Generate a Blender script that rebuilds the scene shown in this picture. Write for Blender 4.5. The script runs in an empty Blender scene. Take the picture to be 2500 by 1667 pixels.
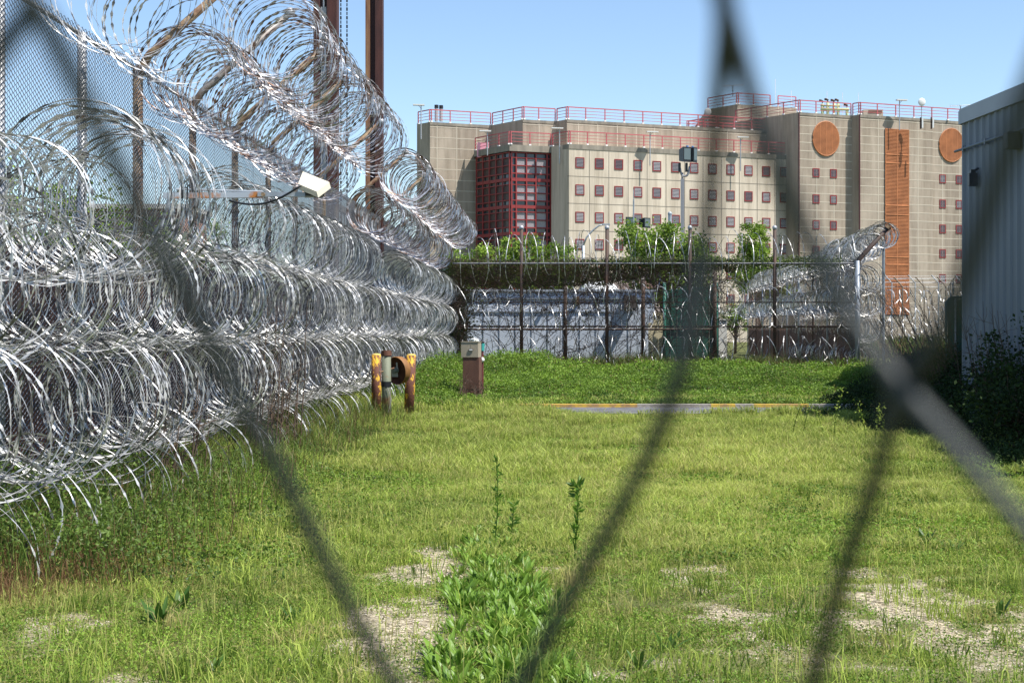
import bpy, math, random
import numpy as np
from math import radians, sin, cos, pi
S = bpy.context.scene
COL = S.collection
# ------------------------------------------------------------------ camera
F = 3470.0; PX0 = 1350.0; PY0 = 800.0; H = 1.6       # focal length in photo pixels, vanishing point, eye height
cam_d = bpy.data.cameras.new("camera"); cam = bpy.data.objects.new("camera", cam_d); COL.objects.link(cam)
cam.location = (0, 0, H); cam.rotation_euler = (radians(90), 0, 0)
cam_d.sensor_width = 36.0; cam_d.lens = 36.0 * F / 2500.0
cam_d.shift_x = (1250 - PX0) / 2500.0; cam_d.shift_y = -(833.5 - PY0) / 2500.0
cam_d.clip_start = 0.02; cam_d.clip_end = 6000
cam_d.dof.use_dof = True; cam_d.dof.focus_distance = 26.0; cam_d.dof.aperture_fstop = 18.0
S.camera = cam
# ------------------------------------------------------------------ sky + sun
SUN = np.array([1.14, -0.56, 2.15]); SUN = SUN / np.linalg.norm(SUN)   # towards the sun
W = bpy.data.worlds.new("World"); S.world = W; W.use_nodes = True
nt = W.node_tree; bg = nt.nodes['Background']
sky = nt.nodes.new('ShaderNodeTexSky'); sky.sky_type = 'NISHITA'; sky.sun_disc = False
sky.sun_elevation = math.asin(SUN[2]); sky.sun_rotation = math.atan2(SUN[0], SUN[1])
sky.air_density = 1.0; sky.dust_density = 0.25; sky.ozone_density = 3.0
nt.links.new(sky.outputs[0], bg.inputs[0]); bg.inputs[1].default_value = 0.118
sl = bpy.data.lights.new("sun", 'SUN'); sl.energy = 5.0; sl.angle = radians(0.53); sl.color = (1.0, 0.955, 0.88)
so = bpy.data.objects.new("sun", sl); COL.objects.link(so)
from mathutils import Vector
so.rotation_euler = Vector(SUN).to_track_quat('Z', 'Y').to_euler(); so.location = (20, -20, 40)
S.view_settings.view_transform = 'Standard'; S.view_settings.look = 'None'
S.view_settings.exposure = 0.72; S.view_settings.gamma = 1.0
S.render.engine = 'CYCLES'
S.cycles.max_bounces = 6; S.cycles.diffuse_bounces = 3; S.cycles.glossy_bounces = 3; S.cycles.transparent_max_bounces = 8
S.cycles.sample_clamp_indirect = 4.0

def at(px, py, Y):
    return np.array([(px - PX0) * Y / F, Y, H + (PY0 - py) * Y / F])
def gY(py): return H * F / (py - PY0)
R = np.random.default_rng(7)
random.seed(7)

# ------------------------------------------------------------------ noise
def vnoise(x, y, s, seed=0):
    x = np.asarray(x, float) / s + seed * 17.3; y = np.asarray(y, float) / s - seed * 9.7
    xi = np.floor(x).astype(np.int64); yi = np.floor(y).astype(np.int64); fx = x - xi; fy = y - yi
    fx = fx * fx * (3 - 2 * fx); fy = fy * fy * (3 - 2 * fy)
    def h(a, b):
        n = (a * 374761393 + b * 668265263 + seed * 1274126177) & 0xffffffff
        n = ((n ^ (n >> 13)) * 1274126177) & 0xffffffff
        return ((n ^ (n >> 16)) & 0xffff) / 65535.0
    return (h(xi, yi) * (1 - fx) + h(xi + 1, yi) * fx) * (1 - fy) + (h(xi, yi + 1) * (1 - fx) + h(xi + 1, yi + 1) * fx) * fy
def fbm(x, y, s, seed=0): return 0.55 * vnoise(x, y, s, seed) + 0.3 * vnoise(x, y, s / 2.3, seed + 3) + 0.15 * vnoise(x, y, s / 5, seed + 5)

# ------------------------------------------------------------------ materials
MATS = {}
def mat(name, col, rough=0.7, metal=0.0, var=0.0, vscale=3.0, col2=None, spec=0.4, bump=0.0, bscale=40, stretch=None, vcon=(0.35, 0.65), trans=0.0, streak=0.0):
    """Principled material; col2 mixed in by object-space noise"""
    if name in MATS: return MATS[name]
    m = bpy.data.materials.new(name); m.use_nodes = True; n = m.node_tree.nodes; l = m.node_tree.links
    b = n['Principled BSDF']; b.inputs['Base Color'].default_value = (*col, 1); b.inputs['Roughness'].default_value = rough
    b.inputs['Metallic'].default_value = metal; b.inputs['Specular IOR Level'].default_value = spec
    tc = n.new('ShaderNodeTexCoord')
    vec = tc.outputs['Object']
    if stretch:
        mp = n.new('ShaderNodeMapping'); mp.inputs['Scale'].default_value = stretch; l.new(vec, mp.inputs[0]); vec = mp.outputs[0]
    if col2 is not None or var:
        no = n.new('ShaderNodeTexNoise'); no.inputs['Scale'].default_value = vscale; no.inputs['Detail'].default_value = 6; no.inputs['Roughness'].default_value = 0.62
        l.new(vec, no.inputs['Vector'])
        cr = n.new('ShaderNodeValToRGB'); cr.color_ramp.elements[0].position = vcon[0]; cr.color_ramp.elements[1].position = vcon[1]
        c2 = col2 if col2 is not None else tuple(c * (1 - var) for c in col)
        cr.color_ramp.elements[0].color = (*c2, 1); cr.color_ramp.elements[1].color = (*col, 1)
        l.new(no.outputs['Fac'], cr.inputs[0]); l.new(cr.outputs[0], b.inputs['Base Color'])
    if streak:
        mp2 = n.new('ShaderNodeMapping'); mp2.inputs['Scale'].default_value = (1.1, 1.1, 0.07); l.new(tc.outputs['Object'], mp2.inputs[0])
        n2 = n.new('ShaderNodeTexNoise'); n2.inputs['Scale'].default_value = 1.3; n2.inputs['Detail'].default_value = 7; n2.inputs['Roughness'].default_value = .7; l.new(mp2.outputs[0], n2.inputs['Vector'])
        r2 = n.new('ShaderNodeValToRGB'); r2.color_ramp.elements[0].position = .36; r2.color_ramp.elements[1].position = .58; k_ = 1 - streak; r2.color_ramp.elements[0].color = (k_, k_*.98, k_*.95, 1); r2.color_ramp.elements[1].color = (1, 1, 1, 1)
        l.new(n2.outputs['Fac'], r2.inputs[0]); mm = n.new('ShaderNodeMix'); mm.data_type = 'RGBA'; mm.blend_type = 'MULTIPLY'; mm.inputs['Factor'].default_value = 1
        l.new(b.inputs['Base Color'].links[0].from_socket, mm.inputs['A']); l.new(r2.outputs[0], mm.inputs['B']); l.new(mm.outputs['Result'], b.inputs['Base Color'])
    if bump:
        nb = n.new('ShaderNodeTexNoise'); nb.inputs['Scale'].default_value = bscale; nb.inputs['Detail'].default_value = 4; l.new(tc.outputs['Object'], nb.inputs['Vector'])
        bp = n.new('ShaderNodeBump'); bp.inputs['Strength'].default_value = bump; bp.inputs['Distance'].default_value = 0.02
        l.new(nb.outputs['Fac'], bp.inputs['Height']); l.new(bp.outputs[0], b.inputs['Normal'])
    MATS[name] = m; return m

def leafmat(name, c0, c1, dry=(0.2, 0.12, 0.05), trans=0.35, pat=None, rough=0.55):
    """foliage: colour from the per-leaf attribute 'tint', towards dry by attribute 'dry'; thin leaves pass light"""
    m = bpy.data.materials.new(name); m.use_nodes = True; n = m.node_tree.nodes; l = m.node_tree.links
    b = n['Principled BSDF']; b.inputs['Roughness'].default_value = rough; b.inputs['Specular IOR Level'].default_value = 0.35
    a = n.new('ShaderNodeAttribute'); a.attribute_name = 'tint'; d = n.new('ShaderNodeAttribute'); d.attribute_name = 'dry'
    cr = n.new('ShaderNodeValToRGB'); cr.color_ramp.elements[0].color = (*c0, 1); cr.color_ramp.elements[1].color = (*c1, 1)
    l.new(a.outputs['Fac'], cr.inputs[0])
    mx = n.new('ShaderNodeMix'); mx.data_type = 'RGBA'; l.new(d.outputs['Fac'], mx.inputs['Factor']); l.new(cr.outputs[0], mx.inputs['A']); mx.inputs['B'].default_value = (*dry, 1)
    l.new(mx.outputs['Result'], b.inputs['Base Color'])
    tr = n.new('ShaderNodeBsdfTranslucent'); l.new(mx.outputs['Result'], tr.inputs['Color'])
    ms = n.new('ShaderNodeMixShader'); ms.inputs[0].default_value = trans
    l.new(b.outputs[0], ms.inputs[1]); l.new(tr.outputs[0], ms.inputs[2]); l.new(ms.outputs[0], n['Material Output'].inputs[0])
    MATS[name] = m; return m

# ------------------------------------------------------------------ mesh builder
class MB:
    def __init__(s): s.v = []; s.q = []; s.t = []; s.qm = []; s.tm = []; s.n = 0; s.attr = {}
    def add(s, v, q=None, t=None, mi=0, **attrs):
        v = np.asarray(v, float).reshape(-1, 3)
        if q is not None and len(q): q = np.asarray(q, np.int64); s.q.append(q + s.n); s.qm.append(np.full(len(q), mi))
        if t is not None and len(t): t = np.asarray(t, np.int64); s.t.append(t + s.n); s.tm.append(np.full(len(t), mi))
        for k, a in attrs.items(): s.attr.setdefault(k, []).append((s.n, np.asarray(a, float)))
        s.v.append(v); s.n += len(v); return s
    def box(s, a, b, mi=0):
        x0, y0, z0 = a; x1, y1, z1 = b
        v = [(x0,y0,z0),(x1,y0,z0),(x1,y1,z0),(x0,y1,z0),(x0,y0,z1),(x1,y0,z1),(x1,y1,z1),(x0,y1,z1)]
        return s.add(v, [(0,3,2,1),(4,5,6,7),(0,1,5,4),(1,2,6,5),(2,3,7,6),(3,0,4,7)], mi=mi)
    def obox(s, o, ax, ay, az, mi=0):
        """box from corner o with three edge vectors"""
        o = np.array(o, float); ax, ay, az = map(lambda k: np.array(k, float), (ax, ay, az))
        v = [o, o+ax, o+ax+ay, o+ay, o+az, o+ax+az, o+ax+ay+az, o+ay+az]
        return s.add(v, [(0,3,2,1),(4,5,6,7),(0,1,5,4),(1,2,6,5),(2,3,7,6),(3,0,4,7)], mi=mi)
    def cbox(s, c, size, rz=0, mi=0, tilt=0):
        c = np.array(c, float); sx, sy, sz = size
        ux = np.array([cos(rz), sin(rz), 0]); uy = np.array([-sin(rz), cos(rz), 0]); uz = np.array([0, 0, 1.0])
        if tilt: uy, uz = uy*cos(tilt)+uz*sin(tilt), uz*cos(tilt)-uy*sin(tilt)
        return s.obox(c - ux*sx/2 - uy*sy/2 - uz*sz/2, ux*sx, uy*sy, uz*sz, mi)
    def tube(s, pts, r, n=8, mi=0, cap=True):
        pts = np.asarray(pts, float); m = len(pts); r = np.broadcast_to(np.asarray(r, float), (m,))
        T = np.gradient(pts, axis=0); T /= np.linalg.norm(T, axis=1)[:, None] + 1e-12
        ref = np.array([0, 0, 1.0]) if abs(T[:, 2]).mean() < 0.8 else np.array([1.0, 0, 0])
        A = np.cross(T, ref); A /= np.linalg.norm(A, axis=1)[:, None] + 1e-12; B = np.cross(T, A)
        th = np.arange(n) * 2 * pi / n
        v = pts[:, None] + r[:, None, None] * (np.cos(th)[None, :, None] * A[:, None] + np.sin(th)[None, :, None] * B[:, None])
        v = v.reshape(-1, 3); i = np.arange(m - 1)[:, None] * n; j = np.arange(n)[None]; j2 = (j + 1) % n
        q = np.stack([i + j, i + j2, i + n + j2, i + n + j], -1).reshape(-1, 4)
        t = None
        if cap:
            v = np.vstack([v, pts[0], pts[-1]]); k = m * n; jj = np.arange(n); j3 = (jj + 1) % n
            t = np.vstack([np.stack([jj*0 + k, j3, jj], 1), np.stack([jj*0 + k + 1, (m-1)*n + jj, (m-1)*n + j3], 1)])
        return s.add(v, q, t, mi=mi)
    def cyl(s, c, r, z0, z1, n=16, mi=0, r2=None):
        return s.tube([(c[0], c[1], z0), (c[0], c[1], z1)], [r, r if r2 is None else r2], n, mi)
    def sphere(s, c, r, nu=14, nv=8, mi=0, sc=(1,1,1)):
        th = np.linspace(0.001, pi - 0.001, nv); ph = np.arange(nu) * 2 * pi / nu
        v = np.stack([np.outer(np.sin(th), np.cos(ph)), np.outer(np.sin(th), np.sin(ph)), np.outer(np.cos(th), np.ones(nu))], -1) * r * np.array(sc) + np.array(c)
        i = np.arange(nv - 1)[:, None] * nu; j = np.arange(nu)[None]; j2 = (j + 1) % nu
        return s.add(v.reshape(-1, 3), np.stack([i + j, i + nu + j, i + nu + j2, i + j2], -1).reshape(-1, 4), mi=mi)
    def prism(s, plan, z0, z1, mi=0, mtop=None):
        n = len(plan); v = [(p[0], p[1], z0) for p in plan] + [(p[0], p[1], z1) for p in plan]
        q = [(i, (i+1) % n, n + (i+1) % n, n + i) for i in range(n)]
        s.add(v, q, mi=mi)
        s.poly = getattr(s, 'poly', []); s.poly.append(([s.n - n + i for i in range(n)], mi if mtop is None else mtop)); return s
    def build(s, name, mats, parent=None, smooth=False, org=None):
        me = bpy.data.meshes.new(name)
        V = np.vstack(s.v)
        o = np.array(ORG.get(parent.name, (0,0,0)) if parent is not None else (org if org is not None else (0,0,0)), float)
        V = V - o
        q = np.vstack(s.q) if s.q else np.zeros((0, 4), np.int64); t = np.vstack(s.t) if s.t else np.zeros((0, 3), np.int64)
        P = getattr(s, 'poly', [])
        loops = np.concatenate([q.ravel(), t.ravel()] + [np.array(p[0]) for p in P]).astype(np.int32)
        tot = np.concatenate([np.full(len(q), 4), np.full(len(t), 3), np.array([len(p[0]) for p in P], int)]).astype(np.int32)
        st = np.concatenate([[0], np.cumsum(tot)[:-1]]).astype(np.int32)
        me.vertices.add(len(V)); me.vertices.foreach_set('co', V.ravel())
        me.loops.add(len(loops)); me.loops.foreach_set('vertex_index', loops)
        me.polygons.add(len(tot)); me.polygons.foreach_set('loop_start', st); me.polygons.foreach_set('loop_total', tot)
        mi = np.concatenate([np.concatenate(s.qm) if s.qm else [], np.concatenate(s.tm) if s.tm else [], [p[1] for p in P]]).astype(np.int32)
        me.polygons.foreach_set('material_index', mi)
        me.polygons.foreach_set('use_smooth', np.full(len(tot), bool(smooth)))
        for k, lst in s.attr.items():
            a = me.attributes.new(k, 'FLOAT', 'POINT'); d = np.zeros(len(V))
            for off, arr in lst: d[off:off + len(arr)] = arr
            a.data.foreach_set('value', d)
        me.update(calc_edges=True); me.validate()
        for m in (mats if isinstance(mats, (list, tuple)) else [mats]): me.materials.append(m)
        ob = bpy.data.objects.new(name, me); COL.objects.link(ob)
        if parent is not None: ob.parent = parent; ORG[ob.name] = tuple(o)
        else: ob.location = o; ORG[ob.name] = tuple(o)
        return ob
ORG = {}
def tag(o, label=None, cat=None, group=None, kind=None):
    if label: o['label'] = label
    if cat: o['category'] = cat
    if group: o['group'] = group
    if kind: o['kind'] = kind
    return o
def thing(name, label, cat, loc=(0,0,0), group=None):
    o = bpy.data.objects.new(name, None); o.empty_display_size = 0.2; COL.objects.link(o); o.location = loc; ORG[o.name] = tuple(loc)
    return tag(o, label, cat, group)
def single(mb, name, m, label, cat, org, group=None, smooth=False):
    return tag(mb.build(name, m, None, smooth, org), label, cat, group)
def struct(mb, name, m, smooth=False): return tag(mb.build(name, m, None, smooth), kind='structure')
def kids(o): return [c for c in bpy.data.objects if c.parent == o]
def dup(root, loc, rz=0.0, sc=1.0, label=None):
    r = root.copy(); COL.objects.link(r); r.location = loc; r.rotation_euler = (0, 0, rz); r.scale = (sc,) * 3
    if label: r['label'] = label
    ORG[r.name] = tuple(loc)
    for ch in kids(root):
        c = ch.copy(); COL.objects.link(c); c.parent = r
        for g in kids(ch):
            d = g.copy(); COL.objects.link(d); d.parent = c
    return r

# shared materials
galv = mat('galvanised', (0.46, 0.47, 0.49), 0.5, 0.45, var=0.25, vscale=8)
razor_m = mat('razor_steel', (0.69, 0.68, 0.66), 0.38, 0.5, col2=(0.095, 0.092, 0.09), vscale=4, vcon=(0.42, 0.54))  # dark noise tone puts the strands' shaded sides into the steel colour
razor_rust = mat('razor_steel_weathered', (0.62, 0.62, 0.64), 0.38, 0.5, col2=(0.15, 0.085, 0.055), vscale=4, vcon=(0.44, 0.55))
mesh_near = mat('chain_link_zinc', (0.16, 0.175, 0.20), 0.5, 0.3, var=0.3, vscale=5)
mesh_dark = mat('chain_link_weathered', (0.09, 0.085, 0.085), 0.6, 0.4, col2=(0.12, 0.06, 0.035), vscale=1.5)
rustpost = mat('rusty_pipe', (0.30, 0.22, 0.13), 0.75, 0.1, col2=(0.13, 0.06, 0.035), vscale=7, bump=0.3)
darkpost = mat('dark_pipe', (0.045, 0.04, 0.038), 0.7, 0.1, col2=(0.085, 0.045, 0.03), vscale=4)
red = mat('red_paint', (0.27, 0.035, 0.035), 0.5, var=0.25, vscale=2)
railred = mat('faded_red_rail', (0.50, 0.12, 0.13), 0.5, var=0.25, vscale=1)
white = mat('white_paint', (0.75, 0.75, 0.73), 0.5)
black = mat('black_paint', (0.015, 0.016, 0.02), 0.4)
dark = mat('dark_gap', (0.02, 0.02, 0.024), 0.5)
# ================================================================== ground, asphalt, kerb
PATCH = [(-0.76, 7.7, 0.48, 1.3), (-0.80, 9.0, 0.36, 1.0), (1.75, 7.3, 0.75, 0.95), (1.0, 8.9, 0.35, 0.6), (1.15, 6.9, 0.5, 0.5), (2.2, 8.6, 0.45, 0.55)]
def patchf(x, y):
    f = np.zeros(np.shape(x))
    w = (fbm(x, y, 0.55, 11) - 0.5) * 1.5
    for cx, cy, rx, ry in PATCH:
        d = np.sqrt(((x - cx) / rx) ** 2 + ((y - cy) / ry) ** 2)
        f = np.maximum(f, np.clip((1.25 - d + w * 1.9 + .5*(fbm(x, y, .12, 12) - .5))*1.1, 0, 1))
    f = np.maximum(f, np.clip((fbm(x, y, 0.6, 21) - 0.66) * 7, 0, 0.7) * (y < 9.5))
    f = f * np.where(x > .3, np.clip(fbm(x, y, .16, 14)*3.2 - .85, .05, 1), np.clip(fbm(x, y, .16, 14)*3.2 - .3, .25, 1))
    return np.clip(f, 0, 1)
def gz(x, y): return (fbm(x, y, 1.7, 2) - 0.5) * 0.07
xs = np.concatenate([[-1500, -600, -200, -80, -40, -25, -15, -10], np.arange(-7, 9, 0.06), [10, 13, 17, 25, 40, 80, 200, 600, 1500]])
ys = np.concatenate([[-60, -20, 0, 2], np.arange(4, 13, 0.06), np.arange(13, 50, 0.2), [55, 65, 80, 100, 150, 250, 500, 1200, 3500]])
gx, gy = np.meshgrid(xs, ys); near = ((gx > -7) & (gx < 9) & (gy > 3) & (gy < 24.0))
z = np.where(near, gz(gx, gy), 0.0); nx = len(xs); ny = len(ys)
i = np.arange(ny - 1)[:, None] * nx; j = np.arange(nx - 1)[None]
gm = MB(); gm.add(np.stack([gx, gy, z], -1).reshape(-1, 3), np.stack([i + j, i + j + 1, i + nx + j + 1, i + nx + j], -1).reshape(-1, 4), patch=(patchf(gx, gy) * near).ravel())
m = bpy.data.materials.new('soil_and_thatch'); m.use_nodes = True; n = m.node_tree.nodes; l = m.node_tree.links; b = n['Principled BSDF']; b.inputs['Roughness'].default_value = 0.95
b.inputs['Specular IOR Level'].default_value = 0.15
a = n.new('ShaderNodeAttribute'); a.attribute_name = 'patch'; tc = n.new('ShaderNodeTexCoord')
vo = n.new('ShaderNodeTexVoronoi'); vo.inputs['Scale'].default_value = 55; l.new(tc.outputs['Object'], vo.inputs['Vector'])
c1 = n.new('ShaderNodeValToRGB'); cr = c1.color_ramp; cr.elements[0].position = 0.1; cr.elements[0].color = (0.12, 0.095, 0.06, 1); cr.elements[1].position = 0.9; cr.elements[1].color = (0.50, 0.43, 0.30, 1)
sp = n.new('ShaderNodeSeparateColor'); l.new(vo.outputs['Color'], sp.inputs[0]); l.new(sp.outputs[0], c1.inputs[0])
no = n.new('ShaderNodeTexNoise'); no.inputs['Scale'].default_value = 4; no.inputs['Detail'].default_value = 8; l.new(tc.outputs['Object'], no.inputs['Vector'])
c2 = n.new('ShaderNodeValToRGB'); c2.color_ramp.elements[0].position = 0.3; c2.color_ramp.elements[0].color = (0.055, 0.065, 0.02, 1); c2.color_ramp.elements[1].position = 0.7; c2.color_ramp.elements[1].color = (0.14, 0.15, 0.05, 1)
l.new(no.outputs['Fac'], c2.inputs[0])
mx = n.new('ShaderNodeMix'); mx.data_type = 'RGBA'; l.new(a.outputs['Fac'], mx.inputs['Factor']); l.new(c2.outputs[0], mx.inputs['A']); l.new(c1.outputs[0], mx.inputs['B']); l.new(mx.outputs['Result'], b.inputs['Base Color'])
bp = n.new('ShaderNodeBump'); bp.inputs['Strength'].default_value = 0.5; bp.inputs['Distance'].default_value = 0.01; l.new(vo.outputs['Distance'], bp.inputs['Height']); l.new(bp.outputs[0], b.inputs['Normal'])
struct(gm, 'ground', m, True)

asph = mat('asphalt', (0.17, 0.17, 0.18), 0.9, col2=(0.075, 0.075, 0.085), vscale=2.5, bump=0.5, bscale=90)
am = MB(); ex = np.linspace(-0.2, 8.5, 60); fr = 25.6 + 0.5 * fbm(ex, ex * 0, 0.8, 4)
am.add(np.concatenate([np.stack([ex, fr, np.full(60, 0.045)], 1), np.stack([ex, np.full(60, 27.8), np.full(60, 0.045)], 1)]), [(k, k+1, 61+k, 60+k) for k in range(59)])
struct(am, 'road', asph)
km = MB(); kx = np.arange(-0.75, 8.5, 0.12)
rk = random.Random(3)
conc = mat('kerb_concrete', (0.42, 0.39, 0.35), 0.9, col2=(0.26, 0.23, 0.2), vscale=9, bump=0.4, bscale=60)
kyel = mat('worn_yellow_kerb_paint', (0.62, 0.40, 0.06), 0.8, col2=(0.36, 0.22, 0.11), vscale=5, vcon=(0.42, 0.56))
for k in range(len(kx) - 1):
    yel = (kx[k] < 1.6 or 3.0 < kx[k] < 3.5 or 3.9 < kx[k] < 4.9 or kx[k] > 6)
    h = 0.135 + 0.012 * (vnoise(kx[k], 0, 0.5, 8)); km.box((kx[k], 27.8, -0.05), (kx[k] + 0.12, 27.98, .105), mi=1 if yel else 0)
struct(km, 'kerb', [conc, kyel])

# ================================================================== grass and weeds
def inbuild(x, y): return np.where(y < 25.5, x > 7.1 + 0.0836 * (25 - y), x > .297 * y)
def blades(x, y, h, w, lean, z0=0.0, tint=None, dry=None, mb=None):
    n = len(x); az = R.uniform(0, 2*pi, n); la = R.uniform(0, 2*pi, n); ln = lean * R.uniform(0.2, 1.0, n) * h
    zz = gz(x, y) * ((x > -7) & (x < 9) & (y < 24)) + z0 - 0.01
    dx = np.cos(az) * w / 2; dy = np.sin(az) * w / 2
    lx = np.cos(la) * ln; ly = np.sin(la) * ln
    P = np.empty((n, 5, 3))
    P[:, 0] = np.stack([x - dx, y - dy, zz], 1); P[:, 1] = np.stack([x + dx, y + dy, zz], 1)
    P[:, 2] = np.stack([x + lx*.35 + dx*.8, y + ly*.35 + dy*.8, zz + h*.6], 1); P[:, 3] = np.stack([x + lx*.35 - dx*.8, y + ly*.35 - dy*.8, zz + h*.6], 1)
    P[:, 4] = np.stack([x + lx, y + ly, zz + h*(1 - 0.25*lean)], 1)
    k = np.arange(n)[:, None] * 5
    mb = mb or MB()
    t = R.uniform(0, 1, n) if tint is None else tint; d = np.zeros(n) if dry is None else dry
    mb.add(P.reshape(-1, 3), k + np.array([[0, 1, 2, 3]]), k + np.array([[3, 2, 4]]), tint=np.repeat(t, 5), dry=np.repeat(d, 5))
    return mb
def leaves(C, size, up=0.3, tint=None, dry=None, mb=None, asp=0.5, mi=0):
    n = len(C); az = R.uniform(0, 2*pi, n); el = R.normal(up, 0.5, n)
    D = np.stack([np.cos(az)*np.cos(el), np.sin(az)*np.cos(el), np.sin(el)], 1)
    Q = R.normal(0, 1, (n, 3)); Sd = np.cross(D, Q); Sd /= np.linalg.norm(Sd, axis=1)[:, None] + 1e-9
    L = (size * R.uniform(0.6, 1.3, n))[:, None]; Wd = L * asp * 0.5; N = np.cross(D, Sd) * L * 0.10
    P = np.empty((n, 4, 3)); P[:, 0] = C; P[:, 1] = C + D*L*.5 + Sd*Wd + N; P[:, 2] = C + D*L; P[:, 3] = C + D*L*.5 - Sd*Wd + N
    k = np.arange(n)[:, None] * 4; mb = mb or MB()
    t = R.uniform(0, 1, n) if tint is None else tint; d = np.zeros(n) if dry is None else dry
    mb.add(P.reshape(-1, 3), None, np.concatenate([k + np.array([[0, 1, 2]]), k + np.array([[0, 2, 3]])]), tint=np.repeat(t, 4), dry=np.repeat(d, 4), mi=mi)
    return mb
grass_m = leafmat('grass_blades', (0.085, 0.155, 0.016), (0.52, 0.62, 0.12), dry=(0.50, 0.43, 0.17), trans=0.40)
weed_m = leafmat('weed_leaves', (0.03, 0.08, 0.010), (0.27, 0.42, 0.05), dry=(0.22, 0.14, 0.06), trans=0.38)
shade_m = leafmat('shade_darkened_leaves', (0.010, 0.024, 0.006), (0.04, 0.075, 0.014), dry=(0.05, 0.035, 0.02), trans=0.2, rough=.9)  # leaf colours darkened to carry the metal building's shade
dark_weed_m = leafmat('dark_weed_leaves', (0.04, 0.08, 0.012), (0.17, 0.26, 0.04), dry=(0.16, 0.10, 0.05), trans=0.3)
dry_m = leafmat('dead_stalks', (0.10, 0.05, 0.02), (0.26, 0.15, 0.07), dry=(0.3, 0.2, 0.1), trans=0.15)
tree_m = leafmat('tree_leaves', (0.08, 0.15, 0.014), (0.36, 0.50, 0.07), trans=0.42)
vine_m = leafmat('vine_leaves', (0.025, 0.05, 0.01), (0.15, 0.20, 0.04), dry=(0.12, 0.08, 0.05), trans=0.3)
twig_m = mat('twig', (0.12, 0.08, 0.055), 0.9, col2=(0.05, 0.035, 0.028), vscale=12)

def onroad(x, y): return (y > 25.9 + 0.5*vnoise(x, x*0, 0.5, 5)) & (y < 28.0) & (x > 0.1 + 0.9*vnoise(y, x*0, 0.4, 6))
g = MB()
def scatter(n, x0, x1, y0, y1):
    return R.uniform(x0, x1, n), R.uniform(y0, y1, n)
def keep(x, y, prob): k = R.uniform(0, 1, len(x)) < prob; return x[k], y[k]
def vis(x, y): return (x > -0.41*y - 0.3) & (x < 0.35*y + 0.3) & (x > -4.75) & ~inbuild(x, y)
def field(n, y0, y1, hmin, hmax, w, lean, dens=1.0, x0=-4.8, x1=8):
    x, y = scatter(n, x0, x1, y0, y1); k = vis(x, y) & ~onroad(x, y); x, y = x[k], y[k]
    p = patchf(x, y); big = fbm(x, y, 2.2, 31); x, y = keep(x, y, dens * (1 - 0.95*p) * np.clip(0.35 + 1.1*fbm(x, y, 0.5, 33), 0, 1))
    big = fbm(x, y, 2.2, 31); p = patchf(x, y); ed = np.clip((-x - 2.6) / 0.9, 0, 1) * (y < 30)
    hh = R.uniform(hmin, hmax, len(x)) * (0.35 + 1.3*fbm(x, y, 0.45, 37)) * np.where(fbm(x, y, 1.5, 38) + .25*(fbm(x, y, .3, 39) - .5) > .5, 1.0, .45) * (1 - 0.75*p) * (1 + 0.7*ed) * np.clip((y - 4)/6, .5, 1)
    mid = np.clip(.55*fbm(x, y, 0.9, 41) + .55*fbm(x, y, 0.22, 42), 0, 1)**1.3
    tint = np.clip(mid * 0.85 + R.normal(0.08, 0.26, len(x)), 0, 1)
    dry = np.where(R.uniform(0, 1, len(x)) < 0.13 + 0.9*np.clip(fbm(x, y, 0.7, 43) - 0.45, 0, 1), R.uniform(0.3, 0.95, len(x)), R.uniform(0, .12, len(x)))
    yel = np.exp(-(((x - 1.6) / 1.6)**2 + ((y - 15) / 5.0)**2)); tint = np.clip(tint + .30*yel, 0, 1); dry = np.maximum(dry, (R.uniform(0, 1, len(x)) < .35*yel)*R.uniform(.3, .9, len(x)))
    drk = np.exp(-(((x - .95) / .55)**2 + ((y - 7.8) / 1.5)**2)) + .8*np.exp(-(((x + 2.0) / .8)**2 + ((y - 8.6) / 1.2)**2)); tint = np.clip(tint - .5*drk, 0, 1); dry = np.maximum(dry, (R.uniform(0, 1, len(x)) < .3*drk)*R.uniform(.4, .9, len(x)))
    # reddish brown dead growth along the near coil foot
    brown = np.exp(-(((x + 3.25) / 0.75)**2 + ((y - 9.4) / 1.3)**2)); dry = np.maximum(dry, (R.uniform(0, 1, len(x)) < brown*.6) * R.uniform(0.5, 1, len(x)))
    blades(x, y, hh, w * R.uniform(0.6, 1.3, len(x)), lean, tint=tint, dry=dry, mb=g)
field(430000, 5.2, 9.5, 0.025, 0.10, 0.0042, 0.9, x0=-3.2, x1=3.6)
field(470000, 9.5, 16, 0.05, 0.15, 0.0056, 0.8, x0=-4.8, x1=5.6)
field(430000, 15, 25.8, 0.08, 0.23, 0.009, 0.7, x0=-4.8, x1=7.2)
field(220000, 23, 45, 0.10, 0.24, 0.016, 0.7, x0=-4.8, x1=12)
# longer tufts and seed heads standing out of the turf
for _ in range(800):
    Y = 5.8 + 19*R.uniform()**1.3; X_ = R.uniform(-.36*Y, .33*Y); X_ = max(min(X_, 4.3), -3.4)
    if patchf(np.array([X_]), np.array([Y]))[0] > .3 and R.uniform() < .75: continue
    n_ = int(R.uniform(14, 60)); s_ = R.uniform(.03, .12); tn = R.uniform(0, .9); dr = R.uniform(.5, .9) if R.uniform() < .18 else 0
    xx = X_ + R.normal(0, s_, n_); yy = Y + R.normal(0, s_, n_); blades(xx, yy, R.uniform(.5, 1, n_)*R.uniform(.08, .26), .006, .75, tint=np.clip(tn + R.normal(0, .15, n_), 0, 1), dry=np.full(n_, dr), mb=g)
n_ = 9000; xx = R.uniform(-3.6, 4.6, n_); yy = 6 + 19*R.uniform(0, 1, n_); k_ = vis(xx, yy) & ~onroad(xx, yy) & (fbm(xx, yy, 1.4, 77) > .42); xx, yy = xx[k_], yy[k_]; n_ = len(xx)
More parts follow.
